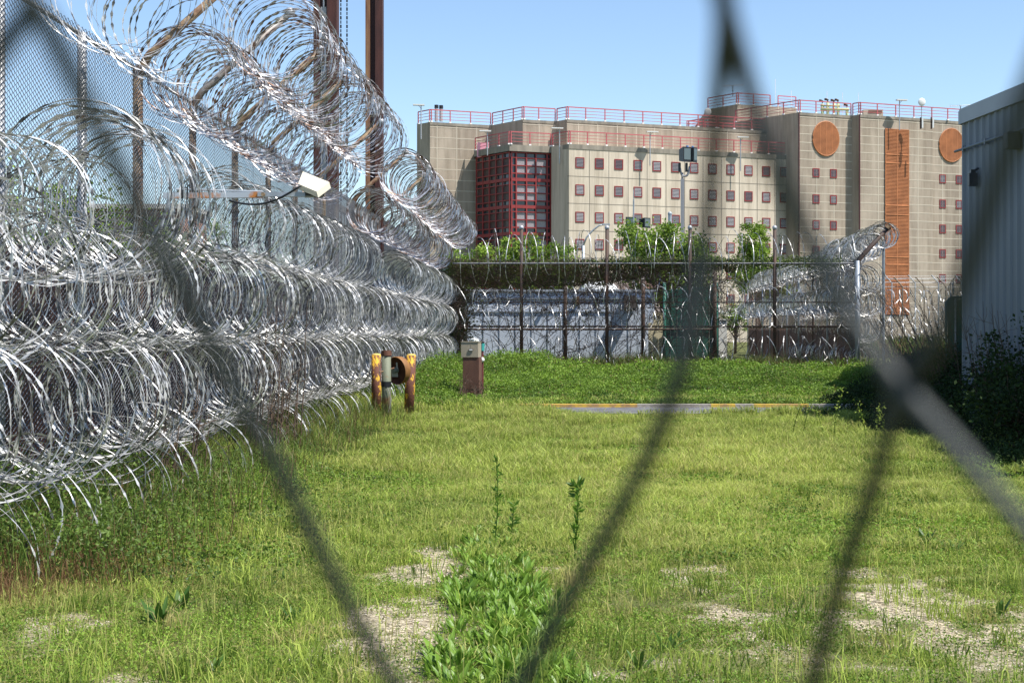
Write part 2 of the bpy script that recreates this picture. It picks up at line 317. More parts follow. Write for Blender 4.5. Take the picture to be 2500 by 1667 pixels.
blades(xx, yy, R.uniform(.14, .34, n_), .0045, .35, tint=R.uniform(.6, 1, n_), dry=R.uniform(0, .8, n_), mb=g)
leaves(np.stack([xx, yy, R.uniform(.10, .26, n_)], 1), .035, 1.0, tint=R.uniform(.5, 1, n_), dry=R.uniform(.2, .9, n_), mb=g, asp=.18)
tag(g.build('grass', grass_m), 'yellow green patchy grass over the open yard', 'grass', kind='stuff')

# small clover like leaves through the turf and on the bank behind the kerb
w = MB()
def leaffield(n, x0, x1, y0, y1, hf, size, mb, thr=None, tsh=0.0):
    x, y = scatter(n, x0, x1, y0, y1); k = vis(x, y) & ~onroad(x, y); x, y = x[k], y[k]
    if thr is not None: k = thr(x, y) > R.uniform(0, 1, len(x)); x, y = x[k], y[k]
    hh = hf(x, y); zz = hh * R.uniform(0.0, 1, len(x))**0.6 + gz(x, y)*(y < 24)
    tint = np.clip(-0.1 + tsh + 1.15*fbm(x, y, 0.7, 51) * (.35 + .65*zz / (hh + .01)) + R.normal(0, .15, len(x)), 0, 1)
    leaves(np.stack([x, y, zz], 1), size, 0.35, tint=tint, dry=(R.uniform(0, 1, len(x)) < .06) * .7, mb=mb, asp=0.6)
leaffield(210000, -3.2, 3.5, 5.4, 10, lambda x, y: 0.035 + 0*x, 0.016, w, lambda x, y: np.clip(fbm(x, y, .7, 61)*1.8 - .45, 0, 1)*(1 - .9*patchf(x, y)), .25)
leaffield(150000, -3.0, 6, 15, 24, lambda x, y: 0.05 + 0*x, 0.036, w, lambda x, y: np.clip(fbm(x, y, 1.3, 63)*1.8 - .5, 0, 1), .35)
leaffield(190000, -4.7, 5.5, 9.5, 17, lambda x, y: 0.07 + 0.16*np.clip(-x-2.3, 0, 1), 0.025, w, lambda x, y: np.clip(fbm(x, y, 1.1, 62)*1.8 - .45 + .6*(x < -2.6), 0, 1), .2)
tag(w.build('clover', weed_m), 'small bright leaves of clover and low herbs growing through the turf', 'ground cover', kind='stuff')
bank = MB()
def bankh(x, y):
    base = 0.10 + 0.85*np.clip(fbm(x, y, 1.1, 71) - 0.2, 0, 1) * np.clip((y - 29.5) / 5, 0.12, 1)
    left = 0.62*np.exp(-(((x + 2.75) / 0.75)**2 + ((y - 35) / 4)**2))  + 0.5*np.exp(-(((x+1.0)/1.6)**2 + ((y-42)/3)**2))
    return base + left
leaffield(260000, -4.6, 8, 28.05, 38, bankh, 0.05, bank, None, .05)
leaffield(130000, -4.6, 13, 38, 48.5, bankh, 0.075, bank, None, .1)
n_ = 50000; xx = R.uniform(-4.6, 9, n_); yy = R.uniform(28.05, 47, n_); k_ = vis(xx, yy) & (R.uniform(0, 1, n_) < np.clip(fbm(xx, yy, 1.3, 78)*2 - .5, .1, 1)); xx, yy = xx[k_], yy[k_]
blades(xx, yy, bankh(xx, yy)*R.uniform(.6, 1.35, len(xx)), .012, .5, tint=R.uniform(.1, 1, len(xx)), dry=(R.uniform(0, 1, len(xx)) < .3)*R.uniform(.4, 1, len(xx)), mb=bank)
tag(bank.build('weed_bank', weed_m), 'dense bright green weeds and low shrubs on the bank behind the kerb', 'weeds', kind='stuff')

# leafy growth in the shade along the foot of the metal building
sh = MB()
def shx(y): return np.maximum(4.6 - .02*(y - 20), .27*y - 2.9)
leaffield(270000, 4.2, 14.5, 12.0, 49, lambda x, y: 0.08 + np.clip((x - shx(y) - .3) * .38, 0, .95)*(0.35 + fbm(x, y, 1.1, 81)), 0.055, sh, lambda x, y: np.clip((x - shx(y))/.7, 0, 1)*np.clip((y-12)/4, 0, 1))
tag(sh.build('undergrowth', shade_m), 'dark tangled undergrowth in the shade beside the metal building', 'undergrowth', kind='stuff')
# dark rank weeds along the foot of the left coils
lw = MB()
leaffield(90000, -4.6, -1.4, 8.6, 21, lambda x, y: 0.08 + 0.55*np.clip((-x - 1.9)/1.8, 0, 1)*(.3 + fbm(x, y, .9, 82))*np.clip((19 - y)/6, .25, 1), 0.032, lw, lambda x, y: np.clip((-x - 1.5)*.8, 0, 1)*np.clip(fbm(x, y, 0.8, 83)*2.2 - .5, 0, 1))
xx, yy = scatter(26000, -4.6, -2.0, 8.4, 24); p = np.clip((-xx - 2.2)/1.2, 0, 1)*.9; xx, yy = keep(xx, yy, p)
blades(xx, yy, R.uniform(.15, .6, len(xx)), .006, .6, tint=R.uniform(.1, .7, len(xx)), dry=(R.uniform(0, 1, len(xx)) < .3)*.9, mb=lw)
tag(lw.build('rank_weeds', dark_weed_m), 'taller rank weeds growing along the foot of the razor wire coils', 'weeds', kind='stuff')
dg = MB(); xx = R.normal(-3.35, .35, 9000); yy = R.normal(9.4, .8, 9000); k = (yy > 7.9) & (xx > -4.5); xx, yy = xx[k], yy[k]
blades(xx, yy, R.uniform(.05, .28, len(xx)), .003, .95, mb=dg)
tag(dg.build('dead_growth', dry_m), 'reddish brown dead stalks under the nearest coils', 'dead weeds', kind='stuff')

# pebbles and straw lying on the bare soil
pb = MB(); n_ = 60000; x = R.uniform(-3.2, 3.2, n_); y = R.uniform(5.6, 11, n_); k_ = (patchf(x, y) > .35) & vis(x, y); x, y = x[k_], y[k_]; n_ = len(x)
s_ = R.uniform(.002, .0065, n_)[:, None]; O = np.array([[1, 0, 0], [0, 1, 0], [-1, 0, 0], [0, -1, 0], [0, 0, .7], [0, 0, -.7]])
V = np.stack([x, y, gz(x, y) + .002], 1)[:, None] + s_[:, None]*(O[None] * R.uniform(.6, 1.4, (n_, 6, 1))); T_ = np.array([[0, 1, 4], [1, 2, 4], [2, 3, 4], [3, 0, 4]])
pb.add(V.reshape(-1, 3), None, (np.arange(n_)[:, None, None]*6 + T_[None]).reshape(-1, 3), tint=np.repeat(R.uniform(0, 1, n_), 6), dry=np.zeros(n_*6))
tag(pb.build('pebbles', leafmat('pebble', (.14, .11, .08), (.62, .56, .45), trans=0.0, rough=.9)), 'small pale and dark pebbles on the bare soil patches', 'pebbles', kind='stuff')
# broad-leaved plants: a few variants, copied
def broadleaf(nl, L, spread, tall=False):
    mb = MB()
    for k in range(nl):
        az = R.uniform(0, 2*pi); el = R.uniform(0.75, 1.45) if not tall else R.uniform(0.7, 1.4); ln = L * R.uniform(.6, 1.2); wd = ln * R.uniform(.08, .14)
        d = np.array([cos(az), sin(az), 0]); sdir = np.array([-sin(az), cos(az), 0]); base = d * R.uniform(0, spread)
        tt = np.linspace(0, 1, 6); prof = np.array([.25, .75, 1, .95, .6, .02]); bend = R.uniform(.1, .45)
        c = base + np.outer(tt*ln*cos(el), d) + np.outer(tt**2 * ln * bend, d*.6) + np.outer(tt*ln*sin(el) - tt**2*ln*bend*.3, [0, 0, 1])
        V = np.stack([c - np.outer(prof*wd, sdir) + np.array([0,0,.004]), c, c + np.outer(prof*wd, sdir) + np.array([0,0,.004])], 1).reshape(-1, 3)
        q = [(a*3 + o, a*3 + o + 1, a*3 + o + 4, a*3 + o + 3) for a in range(5) for o in (0, 1)]
        mb.add(V, q, tint=np.full(18, R.uniform(.3, 1)), dry=np.full(18, 0.0 if R.uniform() > .08 else .5))
    return mb
plant_m = leafmat('broad_leaves', (0.05, 0.13, 0.012), (0.22, 0.36, 0.05), trans=0.35, rough=0.42)
dplant_m = leafmat('dark_broad_leaves', (0.03, 0.085, 0.012), (0.09, 0.17, 0.03), trans=0.3, rough=0.42)
protos = [broadleaf(26, .11, .06).build('broadleaf_plant', plant_m), broadleaf(30, .09, .08).build('broadleaf_plant', plant_m), broadleaf(20, .15, .05, True).build('broadleaf_plant', plant_m)]
grp = 'broad leaved green plants in the clump in the middle of the grass'
spots = []
while len(spots) < 170:
    py = R.uniform(1285, 1700); t = (py - 1285) / 415; px = R.uniform(1130 - 60*t, 1250 + 200*t) + 20*sin(py*.03)
    if 1150 < px < 1180 and py > 1600: continue
    Y = gY(py); spots.append(((px - PX0)*Y/F, Y))
for k, (x, y) in enumerate(spots):
    p = protos[k] if k < 3 else protos[k % 3].copy()
    if k >= 3: COL.objects.link(p)
    p.location = (x, y, float(gz(x, y)) - .005); p.rotation_euler = (0, 0, R.uniform(0, 6)); s_ = R.uniform(.6, 1.05); p.scale = (s_,)*3
    tag(p, 'upright broad leaved green plant in the clump in the middle of the grass', 'plant', grp)
dp = [broadleaf(9, .2, .05, True).build('dock_plant', dplant_m), broadleaf(12, .17, .06).build('dock_plant', dplant_m)]
lbl = ['tall dark dock plant at the lower left near the brown dead stalks', 'small dark dock plant left of the pale gravel patch', 'dark dock plant beside the taller one at lower left', 'dark dock plant in the short grass at the bottom left', 'dock plant in the sunlit grass on the right',
       'second dock plant in the sunlit grass on the right, a little nearer', 'dock plant at the bottom right corner of the grass', 'dark plant by the lower edge right of the central clump', 'dark plant right of the central clump, bottom edge']
for k, (px, py) in enumerate([(390, 1530), (715, 1520), (440, 1490), (520, 1640), (2260, 1330), (2330, 1350), (2440, 1500), (1560, 1640), (1630, 1600)]):
    Y = gY(py); p = dp[k] if k < 2 else dp[k % 2].copy()
    if k >= 2: COL.objects.link(p)
    x = (px - PX0)*Y/F; p.location = (x, Y, float(gz(x, Y))); p.rotation_euler = (0, 0, k*1.3); p.scale = ((.8, .6, .7, .5, .7, .6, .6, .6, .6)[k],)*3
    tag(p, lbl[k], 'plant')
# tall stalks
def stalk(px, pyb, pyt, label, bushy):
    Y = gY(pyb); h = (pyb - pyt) * Y / F; x = (px - PX0)*Y/F
    t = thing('tall_weed', label, 'plant', (x, Y, 0))
    zz = np.linspace(0, h, 10); lean = .03*np.sin(zz*4)
    MB().tube(np.stack([x + lean, Y + 0*zz, zz], 1), np.linspace(.005, .002, 10), 5).build('stem', plant_m, t)
    n_ = 34; c = []; 
    for k in range(n_):
        zk = h * (k + 1) / n_; c.append((x + .03*sin(zk*4), Y, zk))
    c = np.array(c); mb = MB(); leaves(np.repeat(c, 2, 0), .055 if not bushy else .07, .5, asp=.35, mb=mb)
    if bushy: leaves(np.tile(np.array([[x + .03*sin(h*4), Y, h]]), (16, 1)) + R.normal(0, .01, (16, 3)), .08, .6, asp=.35, mb=mb)
    mb.build('foliage', plant_m, t)
stalk(1205, 1345, 1122, 'tallest thin weed stalk rising from the left of the central clump', False)
stalk(1400, 1370, 1190, 'weed stalk with a leafy tip right of the central clump', True)
stalk(1245, 1330, 1232, 'short thin weed stalk between the two taller ones', False)
seed_spots = [(1960, 1050, 985), (2010, 1045, 1000), (2035, 1060, 955), (2115, 1062, 985), (2135, 1064, 990), (2165, 1070, 1000), (1935, 1048, 990)]
for k, (px, pb, ptp) in enumerate(seed_spots):
    Y = gY(pb + 30); x = (px - PX0)*Y/F; h = H - (ptp - PY0)*Y/F; mb = MB(); zz = np.linspace(0, h, 8)
    mb.tube(np.stack([x + .12*(zz/h)**2*(-1)**k, Y + 0*zz, zz], 1), .005, 4)
    cc = np.stack([x + .12*(zz/h)**2*(-1)**k, Y + 0*zz, zz], 1); mb.attr = {}
    c2 = np.repeat(cc[3:], 8, 0) + R.normal(0, .025, (40, 3)); leaves(c2, .035, .3, mb=mb, tint=R.uniform(.5, 1, 40))
    tag(mb.build('seeded_weed', grass_m), 'thin seeded weed stalk at the edge of the shade in front of the road', 'plant', 'seeded weed stalks by the road')
# ================================================================== razor wire
def coil(name, label, d0, d1, cx, cz, r, pitch, seed, m, fine=True, group='razor wire coils stacked along the left fence', axis='y', other=0.0, loops_j=1.0, hw=(0.0085, 0.0155), squash=1.0, drift=None, wild=0.0):
    """spring of barbed steel tape running from d0 to d1 along the axis; each loop leans and breathes a little"""
    rg = np.random.default_rng(seed); L = abs(d1 - d0); nl = max(2, int(L / pitch)); per = 116 if fine else 44
    N = nl * per; th = np.arange(N + 1) * 2*pi / per; u = th / (2*pi)
    K = nl + 3; f = lambda s: np.interp(u, np.arange(K), rg.normal(0, s, K))
    jit = np.interp(u, np.arange(K), rg.normal(0, pitch*.33, K))
    r0 = r(d0) if callable(r) else r; rr = r0 * (1 + f(.035*loops_j)); a = f(.045*r0*loops_j*1.6); c_ = f(.045*r0*loops_j*1.6)
    tl = pitch * (0.9 + f(.45)); ph = rg.uniform(0, 2*pi) + f(.5) + (np.floor(u) % 2) * 0
    y = d0 + (u / nl) * (d1 - d0) + jit + tl * np.sin(th * 1.5 + ph) * .3 + f(.035*loops_j) * np.cos(th)
    kk = (u / nl)
    bl_ = .42 * rg.uniform(.8, 1.2); yb = y.copy(); y = y + (.052 if pitch < .14 else 0.0) * np.sin(2*pi*yb/bl_ + 1.2*np.sin(yb*1.7))
    if callable(cx): X = cx(d0 + kk*(d1 - d0))
    else: X = cx + 0*u
    if callable(cz): Z = cz(d0 + kk*(d1 - d0))
    else: Z = cz + 0*u
    if callable(r): rr = r(d0 + kk*(d1-d0)) * (1 + f(.035*loops_j))
    ex = rr * np.cos(th) * (1 + f(.03)); ez = rr * np.sin(th) * squash * (1 + f(.03))
    if wild:
        wob = np.interp(u*4, np.arange(K*4), rg.normal(0, wild, K*4)); ex = ex * (1 + wob); ez = ez * (1 + np.roll(wob, 30))
    if axis == 'y': P = np.stack([X + a + ex, y, Z + c_ + ez], 1); AX = np.array([0, 1.0, 0])
    else: P = np.stack([y, X + a + ex, Z + c_ + ez], 1); AX = np.array([1.0, 0, 0])
    T = np.gradient(P, axis=0); T /= np.linalg.norm(T, axis=1)[:, None]
    rad = np.cross(T, AX); rad /= np.linalg.norm(rad, axis=1)[:, None] + 1e-9
    al = np.interp(u*2, np.arange(K*2), rg.normal(0.25, .5, K*2)); Wd = AX[None]*np.cos(al)[:, None] + rad*np.sin(al)[:, None]
    Wd -= T*(Wd*T).sum(1)[:, None]; Wd /= np.linalg.norm(Wd, axis=1)[:, None]; Nn = np.cross(T, Wd)
    base, barb = hw
    if fine: k4 = np.arange(N + 1) % 4; wv = np.where(k4 == 0, barb, np.where(k4 == 1, barb*.72, base*.55))
    else: wv = np.where(np.arange(N + 1) % 2 == 0, barb*.9, base*.75)
    wv = wv[:, None]; t_ = .0022
    V = np.stack([P - Wd*wv, P + Nn*t_, P + Wd*wv, P - Nn*t_], 1).reshape(-1, 3)
    i = np.arange(N)[:, None]*4; j = np.arange(4)[None]; j2 = (j + 1) % 4
    mb = MB(); mb.add(V, np.stack([i + j, i + j2, i + 4 + j2, i + 4 + j], -1).reshape(-1, 4))
    # ties between loops
    org = (float(np.mean(P[:, 0])), float(P[0, 1] if axis == 'y' else P[:, 1].mean()), float(P[:, 2].min()))
    return single(mb, name, m, label, 'razor wire', org, group)
CX = -3.72
rc = 'razor_wire_coil'
# lower stack: four rows (z about 2.85, 1.95, 1.05, 0.25)
coil(rc, 'big loosely sprung coil nearest the camera, topmost row of the lower stack', 11.2, 13.3, lambda d: -3.78 + 0*d, lambda d: 2.72 + .0*d, lambda d: .72 - .02*(d - 8.8), 0.052, 1, razor_m, loops_j=1.1, wild=.012)
coil(rc, 'short lower coil at the left edge just in front of the big loosely sprung coil', 8.6, 11.3, -3.72, 2.42, .47, .12, 31, razor_m, loops_j=1.6, wild=.02)
coil(rc, 'coil of the topmost row that passes below the grey lamp bracket', 15.4, 21.5, CX, 2.86, .47, 0.085, 2, razor_m, loops_j=1.3)
coil(rc, 'topmost row of the lower stack, stretch between the lamp bracket and the two rust columns', 21.7, 27.2, CX, 2.86, .47, 0.096, 3, razor_m)
coil(rc, 'topmost row of the lower stack, farthest stretch before the overgrown fence', 33.0, 49, CX, 2.86, .48, 0.102, 4, razor_m, fine=False, hw=(.012, .019))
coil(rc, 'second row coil nearest the camera at the left edge', 8.2, 12.3, -3.70, 1.92, .50, 0.09, 5, razor_m, loops_j=2.0, wild=.03)
coil(rc, 'second row coil with wide gaps showing the rusty container', 12.2, 19.0, CX, 1.93, .49, 0.09, 6, razor_m, loops_j=1.5)
coil(rc, 'second row coil above the steel pipe and yellow bollards', 19.2, 24.8, CX, 1.92, .48, 0.085, 7, razor_m)
coil(rc, 'second row coil between the open ring of the top row and the yellow bollards', 25.6, 32.0, CX, 1.90, .48, .09, 35, razor_m)
coil(rc, 'second row coil, farthest stretch above the far weeds', 31.2, 49, CX, 1.86, .48, 0.102, 8, razor_m, fine=False, hw=(.012, .019))
coil(rc, 'third row coil nearest the camera, wide round loops at the left edge', 8.0, 12.0, -3.70, 1.02, .52, 0.09, 9, razor_m, loops_j=2.0, wild=.03)
coil(rc, 'third row coil standing over the rank weeds', 12.0, 19.4, CX, 1.03, .49, 0.09, 10, razor_m, loops_j=1.5)
coil(rc, 'third row coil just left of the steel pipe', 19.8, 24.2, CX, 1.0, .47, 0.085, 11, razor_m)
coil(rc, 'third row coil behind the steel pipe and the yellow bollards', 25.0, 31.4, CX, .96, .47, .09, 36, razor_m)
coil(rc, 'third row coil, farthest stretch beside the brown pillar', 31.6, 49, CX, .92, .46, 0.102, 12, razor_m, fine=False, hw=(.012, .019))
coil(rc, 'bottom coil nearest the camera with loose loops fallen into brown dead stalks', 8.4, 14.0, -3.66, .22, .50, 0.16, 13, razor_m, loops_j=2.6, wild=.04)
coil(rc, 'bottom coil half buried in the grass behind the tall weeds', 14.2, 20.2, -3.62, .16, .46, 0.16, 14, razor_m, loops_j=2.0)
coil(rc, 'bottom coil half buried in the grass left of the yellow bollards', 20.4, 32, -3.62, .16, .44, 0.144, 15, razor_m)
coil(rc, 'bottom coil, farthest stretch behind the green weed mound', 32, 49, -3.62, .1, .42, 0.132, 16, razor_m, fine=False, hw=(.012, .019))
# upper coils carried on the slanting arms
coil(rc, 'loose open coil at the top left corner, nearest on the slanting arms', 12.0, 15.4, -3.86, lambda d: 4.52 + .02*(d-10), .52, 0.17, 21, razor_m, loops_j=2.4, wild=.04)
coil(rc, 'inner lower coil on the slanting arms, rust streaked, above the tall mesh', 15.0, 25.2, -3.92, 4.36, .50, 0.068, 22, razor_rust, loops_j=1.4)
coil(rc, 'outer upper coil on the slanting arms with a big round open end at the top', 15.6, 25.2, -3.14, 4.87, .52, 0.068, 23, razor_rust, loops_j=1.2)
coil(rc, 'inner lower coil on the far slanting arms starting with a bright ring', 30.0, 49, -3.90, 4.10, .47, 0.102, 24, razor_rust, fine=False, hw=(.012, .019))
coil(rc, 'outer upper coil on the far slanting arms beside the prison building', 29.8, 49, -3.16, 4.85, .50, 0.096, 25, razor_rust, fine=False, hw=(.012, .019))

# ================================================================== chain link panels
def link_mesh(wd, ht, a, h, r, jit=0.0):
    """woven diamond mesh in the XZ plane: zigzag wires as slim prisms"""
    nw = int(wd / a); ns = int(ht / (h/2)); mb = MB()
    k = np.arange(nw)[:, None]; s = np.arange(ns + 1)[None]
    side = np.where((k + s) % 2 == 0, -1.0, 1.0)
    x = (k + .5)*a + side*a*.5*1.04; z = s*h/2 + 0*k; y = side*r*.9 * 1.0
    P = np.stack([x, y + 0*x, z], -1)       # nw, ns+1, 3
    off = np.array([[0, -1.2, 0], [1.0, .7, 0], [-1.0, .7, 0]]) * r
    V = P[:, :, None, :] + off[None, None]
    V = V.reshape(-1, 3); i = (np.arange(nw)[:, None]*(ns + 1) + np.arange(ns)[None]).reshape(-1, 1)*3; j = np.arange(3)[None]; j2 = (j + 1) % 3
    mb.add(V, np.stack([i + j, i + j2, i + 3 + j2, i + 3 + j], -1).reshape(-1, 4)); return mb

steel_arm = mat('mottled_arm', (.30, .29, .28), .6, .3, col2=(.14, .09, .06), vscale=7)
FX = -4.42; FT = 4.38
lf = thing('chain_link_fence', 'tall chain link fence along the left with slanting arms carrying razor wire', 'fence', (FX, 8, 0))
posts = [8.6, 11.4, 13.4, 15.2] + [15.2 + 2.32*k for k in range(1, 15)]
pm = link_mesh(2.4, FT, .048, .048, .0031); p0 = pm.build('mesh_panel', mesh_near, lf)
me_panel = p0.data
# panel mesh lies along X: turn it so that it runs along Y
p0.rotation_euler = (0, 0, pi/2)
def panel_at(o, y, sc, z): o.location = (0, y - 8, z); o.scale = (sc, 1, 1)
# the builder subtracted the fence origin, undo it for the shared mesh
me_panel.transform(__import__('mathutils').Matrix.Translation((FX, 8, 0)))
ycur = 6.4; first = True
while ycur < 49.3:
    o = p0 if first else p0.copy()
    if not first: COL.objects.link(o); o.parent = lf
    o.rotation_euler = (0, 0, pi/2); panel_at(o, ycur, 1.0, 0.02); o.location[0] = .05; first = False; ycur += 2.385
    if ycur > 26 and 'd' not in globals().get('mesh_swap', ''):
        pass
for k, y in enumerate(posts):
    mb = MB(); rad = .045 if k != 3 else .055
    mb.cyl((FX - .02, y), rad, 0, FT, 12); mb.build('fence_post', galv if k < 3 else rustpost, lf, True)
    if k == 3 or (k > 3 and k % 2 == 0) or k == 5:
        tip = (-3.28, y + .05, 5.46)
        ar = MB(); ar.tube([(FX - .02, y, FT - .25), (FX, y, FT - .02), (FX + .1, y, FT + .13), tip], [.046, .046, .044, .04], 10)
        arm = ar.build('slanting_arm', (steel_arm if k == 4 else rustpost) , lf, True)
        cp = MB(); cp.sphere((tip[0] + .03, tip[1], tip[2] + .03), .065, 10, 6); cp.build('arm_cap', galv, arm, True)
rl = MB(); rl.tube([(FX - .06, 8, FT), (FX - .06, 49.4, FT)], .022, 8); rl.build('top_rail', mat('old_rail', (.25, .24, .22), .6, .4), lf, True)
rl = MB(); rl.tube([(FX - .06, 8, 2.05), (FX - .06, 49.4, 2.05)], .022, 8); rl.build('middle_rail', mat('old_rail', (.3,.3,.3)), lf, True)
for y in posts[2:7]:
    for zc in (3.2, 3.55): MB().cyl((FX - .02, y), .062, zc, zc + .045, 10).build('clamp', rustpost, lf)

# bracket with the tan lamp head
br = thing('lamp_bracket', 'grey and rusty steel arm carrying a tan box lamp out from the left fence', 'lamp', (-4.4, 15.6, 3.1))
steel = mat('grey_steel', (.40, .44, .48), .5, .4, var=.3, vscale=6)
Yb = 15.2
a0 = at(400, 478, Yb); a1 = at(640, 476, Yb); a2 = at(792, 474, Yb)
def barseg(p, q, w): mb = MB(); p = np.array(p); q = np.array(q); return mb.obox(p - np.array([0, .03, w/2]), q - p, (0, .06, 0), (0, 0, w))
barseg(a0, a1, .06).build('arm_tube', mat('rusting_steel', (.42, .46, .50), .6, .2, col2=(.50, .19, .05), vscale=1.3, vcon=(.46, .52)), br)
barseg(at(630, 475, Yb - .02), at(765, 475, Yb - .02), .05).build('arm_extension', steel, br)
bt = MB(); bp_ = at(643, 475, Yb - .06); bt.tube([bp_, bp_ + np.array([0, -.03, 0])], .022, 8); bt.build('bolt', rustpost, br)
ln2 = MB(); ln2.tube([at(430, 462, Yb), at(640, 468, Yb)], .012, 6); ln2.build('brace', steel, br)
q = [at(739.5, 419, 15.45), at(804, 445, 15.15), at(773, 468, 14.8), at(728, 449, 15.15)]
hd = MB(); q = [np.array(k) for k in q]; dn = np.array([.012, .03, -.06])
hd.add(q + [k + dn for k in q], [(3, 2, 1, 0), (4, 5, 6, 7), (0, 1, 5, 4), (1, 2, 6, 5), (2, 3, 7, 6), (3, 0, 4, 7)])
hd.build('lamp_head', mat('tan_enamel', (.70, .64, .50), .45, var=.06, vscale=3), br)
un = MB(); c_ = (q[0] + q[1] + q[2] + q[3])/4; un.cbox(c_ + np.array([.01, .1, -.1]), (.2, .26, .09), .2); un.build('lamp_underside', black, br)
cb = MB(); t_ = np.linspace(0, 1, 16); A_ = at(560, 490, Yb - .05); B_ = at(735, 445, Yb - .1)
pts = A_[None]*(1 - t_)[:, None] + B_[None]*t_[:, None]; pts[:, 2] -= .14*np.sin(t_*pi*.9)**1.0 * (1 - .2*t_); cb.tube(pts, .012, 6); cb.build('cable', black, br, True)

# ================================================================== columns of the lift gate behind the coils
rustcol = mat('rusty_column', (.085, .03, .024), .75, .1, col2=(.045, .018, .016), vscale=3, stretch=(4, 4, .5), bump=.2)
colbr = mat('rusty_column_flange', (.30, .16, .075), .75, .1, col2=(.14, .06, .04), vscale=3, stretch=(5, 5, .4))
def hcol(label, pxa, pxb, Y, panel):
    xa = (pxa - PX0)*Y/F; xb = (pxb - PX0)*Y/F; t = thing('steel_column', label, 'column', ((xa+xb)/2, Y, 0)); w_ = xb - xa; top = 10.5
    mb = MB(); mb.box((xa, Y, 0), (xa + w_*.26, Y + .35, top)); mb.build('flange', rustcol if panel else colbr, t)
    mb = MB(); mb.box((xb - w_*.42, Y, 0), (xb, Y + .35, top)); mb.build('flange', rustcol, t)
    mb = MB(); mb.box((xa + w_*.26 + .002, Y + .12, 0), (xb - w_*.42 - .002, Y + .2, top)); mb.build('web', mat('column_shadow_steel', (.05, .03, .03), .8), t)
    if panel:
        mb = MB(); mb.box((xa + w_*.3, Y + .06, 4.9 - 1.6), (xb - w_*.46, Y + .1, H + (PY0 - 16)*Y/F)); mb.build('counterweight', mat('grey_counterweight', (.42, .43, .43), .6, var=.3, vscale=3), t)
        mb = MB(); mb.tube([(xa + w_*.42, Y + .08, H + (PY0 - 16)*Y/F), (xa + w_*.42, Y + .08, top)], .02, 6); mb.build('hook', white, t)
        mb = MB(); mb.sphere(at(808, 103, Y - .1), .07, 12, 8, sc=(1.2, 1, 1)); mb.build('lamp', mat('lamp_dome', (.6, .56, .5), .5), t, True)
    return t
hcol('dark red steel gate column holding a grey counterweight behind the razor wire', 765, 822, 30.6, True)
hcol('brown steel gate column standing alone against the sky', 892, 933, 36.0, False)
for px, lb in ((832, 'left one of two thin lifting chains hanging beside the dark red column'), (847, 'right one of two thin lifting chains hanging beside the dark red column')):
    mb = MB(); Y = 31.2; x = (px - PX0)*Y/F
    for k in range(110):
        z0 = k*.095; mb.tube([(x, Y, z0), (x, Y, z0 + .07)], .014 if k % 2 else .02, 5)
    single(mb, 'lifting_chain', black, lb, 'chain', (x, Y, 0))
mb = MB(); mb.tube([at(790, 600, 29.6), at(790, 470, 29.6)], .045, 10)
for pz in (500, 530): mb.tube([at(790, pz, 29.6), at(790, pz - 4, 29.6)], .053, 10)
single(mb, 'yellow_pipe', mat('yellow_pipe_paint', (.55, .33, .07), .6, var=.3, vscale=4), 'short yellow vertical pipe in front of the dark red column', 'pipe', tuple(at(790, 600, 29.6)))
mb = MB(); A_ = np.array([-4.95, 31, 4.28]); mb.obox(A_, (0, 14, 0), (.08, 0, 0), (0, 0, .14)); mb.obox(A_ + np.array([.01, 0, -1.9]), (0, 14, 0), (.05, 0, 0), (0, 0, .1))
for k in range(30): mb.obox(A_ + np.array([.02, .1 + k*.47, -1.9]), (.04, 0, 0), (0, .04, 0), (0, 0, 1.9))
single(mb, 'sliding_gate', mat('gate_steel', (.4, .38, .33), .6, .2, var=.5, vscale=2), 'barred gate with a pale top beam, right of the dark red column', 'gate', (-4.95, 31, 0))
# pale booth at the far end of the coils
bo = thing('gate_booth', 'pale metal booth behind the far end of the coils', 'booth', (-3.9, 50.2, 0))
bwall = mat('booth_panel', (.62, .65, .68), .5, var=.15, vscale=2)
MB().box((-4.35, 49.6, 0), (-3.52, 50.8, 3.75)).build('wall', bwall, bo)
MB().box((-4.42, 49.5, 3.75), (-3.45, 50.9, 3.86)).build('roof', galv, bo)
mb = MB(); mb.box((-3.53, 49.56, 0), (-3.49, 49.6, 3.7)); mb.box((-4.38, 49.56, 0), (-4.34, 49.6, 3.7)); mb.build('corner_trim', galv, bo)

# ================================================================== behind the left fence
def container(label, x0, x1, y0, y1, h, m, name='shipping_container', cat='container'):
    t = thing(name, label, cat, ((x0+x1)/2, y0, 0)); mb = MB()
    ys_ = np.arange(y0, y1, .14); V = []; 
    for k, y in enumerate(ys_): xo = x1 - (.04 if (k//1) % 2 else 0); V += [(xo, y, .1), (xo, y, h - .1)]
    mb.add(V, [(2*k, 2*k+2, 2*k+3, 2*k+1) for k in range(len(ys_) - 1)]); mb.box((x0, y0, .1), (x1 - .06, y1, h - .1)); mb.build('wall', m, t)
    fr = MB(); fr.box((x0 - .02, y0 - .02, h - .1), (x1 + .03, y1 + .02, h)); fr.box((x0 - .02, y0 - .02, 0), (x1 + .03, y1 + .02, .1))
    for (xx_, yy_) in ((x1 - .08, y0 - .02), (x1 - .08, y1 - .1), (x0 - .02, y0 - .02)): fr.box((xx_, yy_, .1), (xx_ + .11, yy_ + .12, h - .1))
    fr.build('frame', m, t); return t
rc_m = mat('rust_brown_container', (.10, .04, .028), .8, col2=(.03, .022, .02), vscale=2, bump=.2)
container('rust brown shipping container behind the mesh and coils', -8.0, -5.4, 15.5, 34, 2.5, rc_m)
bx = container('white and pale blue box trailer behind the mesh at the far left', -9.5, -6.0, 11.5, 15.2, 1.7, mat('trailer_white', (.60, .64, .68), .5, col2=(.35, .4, .48), vscale=1), 'box_trailer', 'trailer')
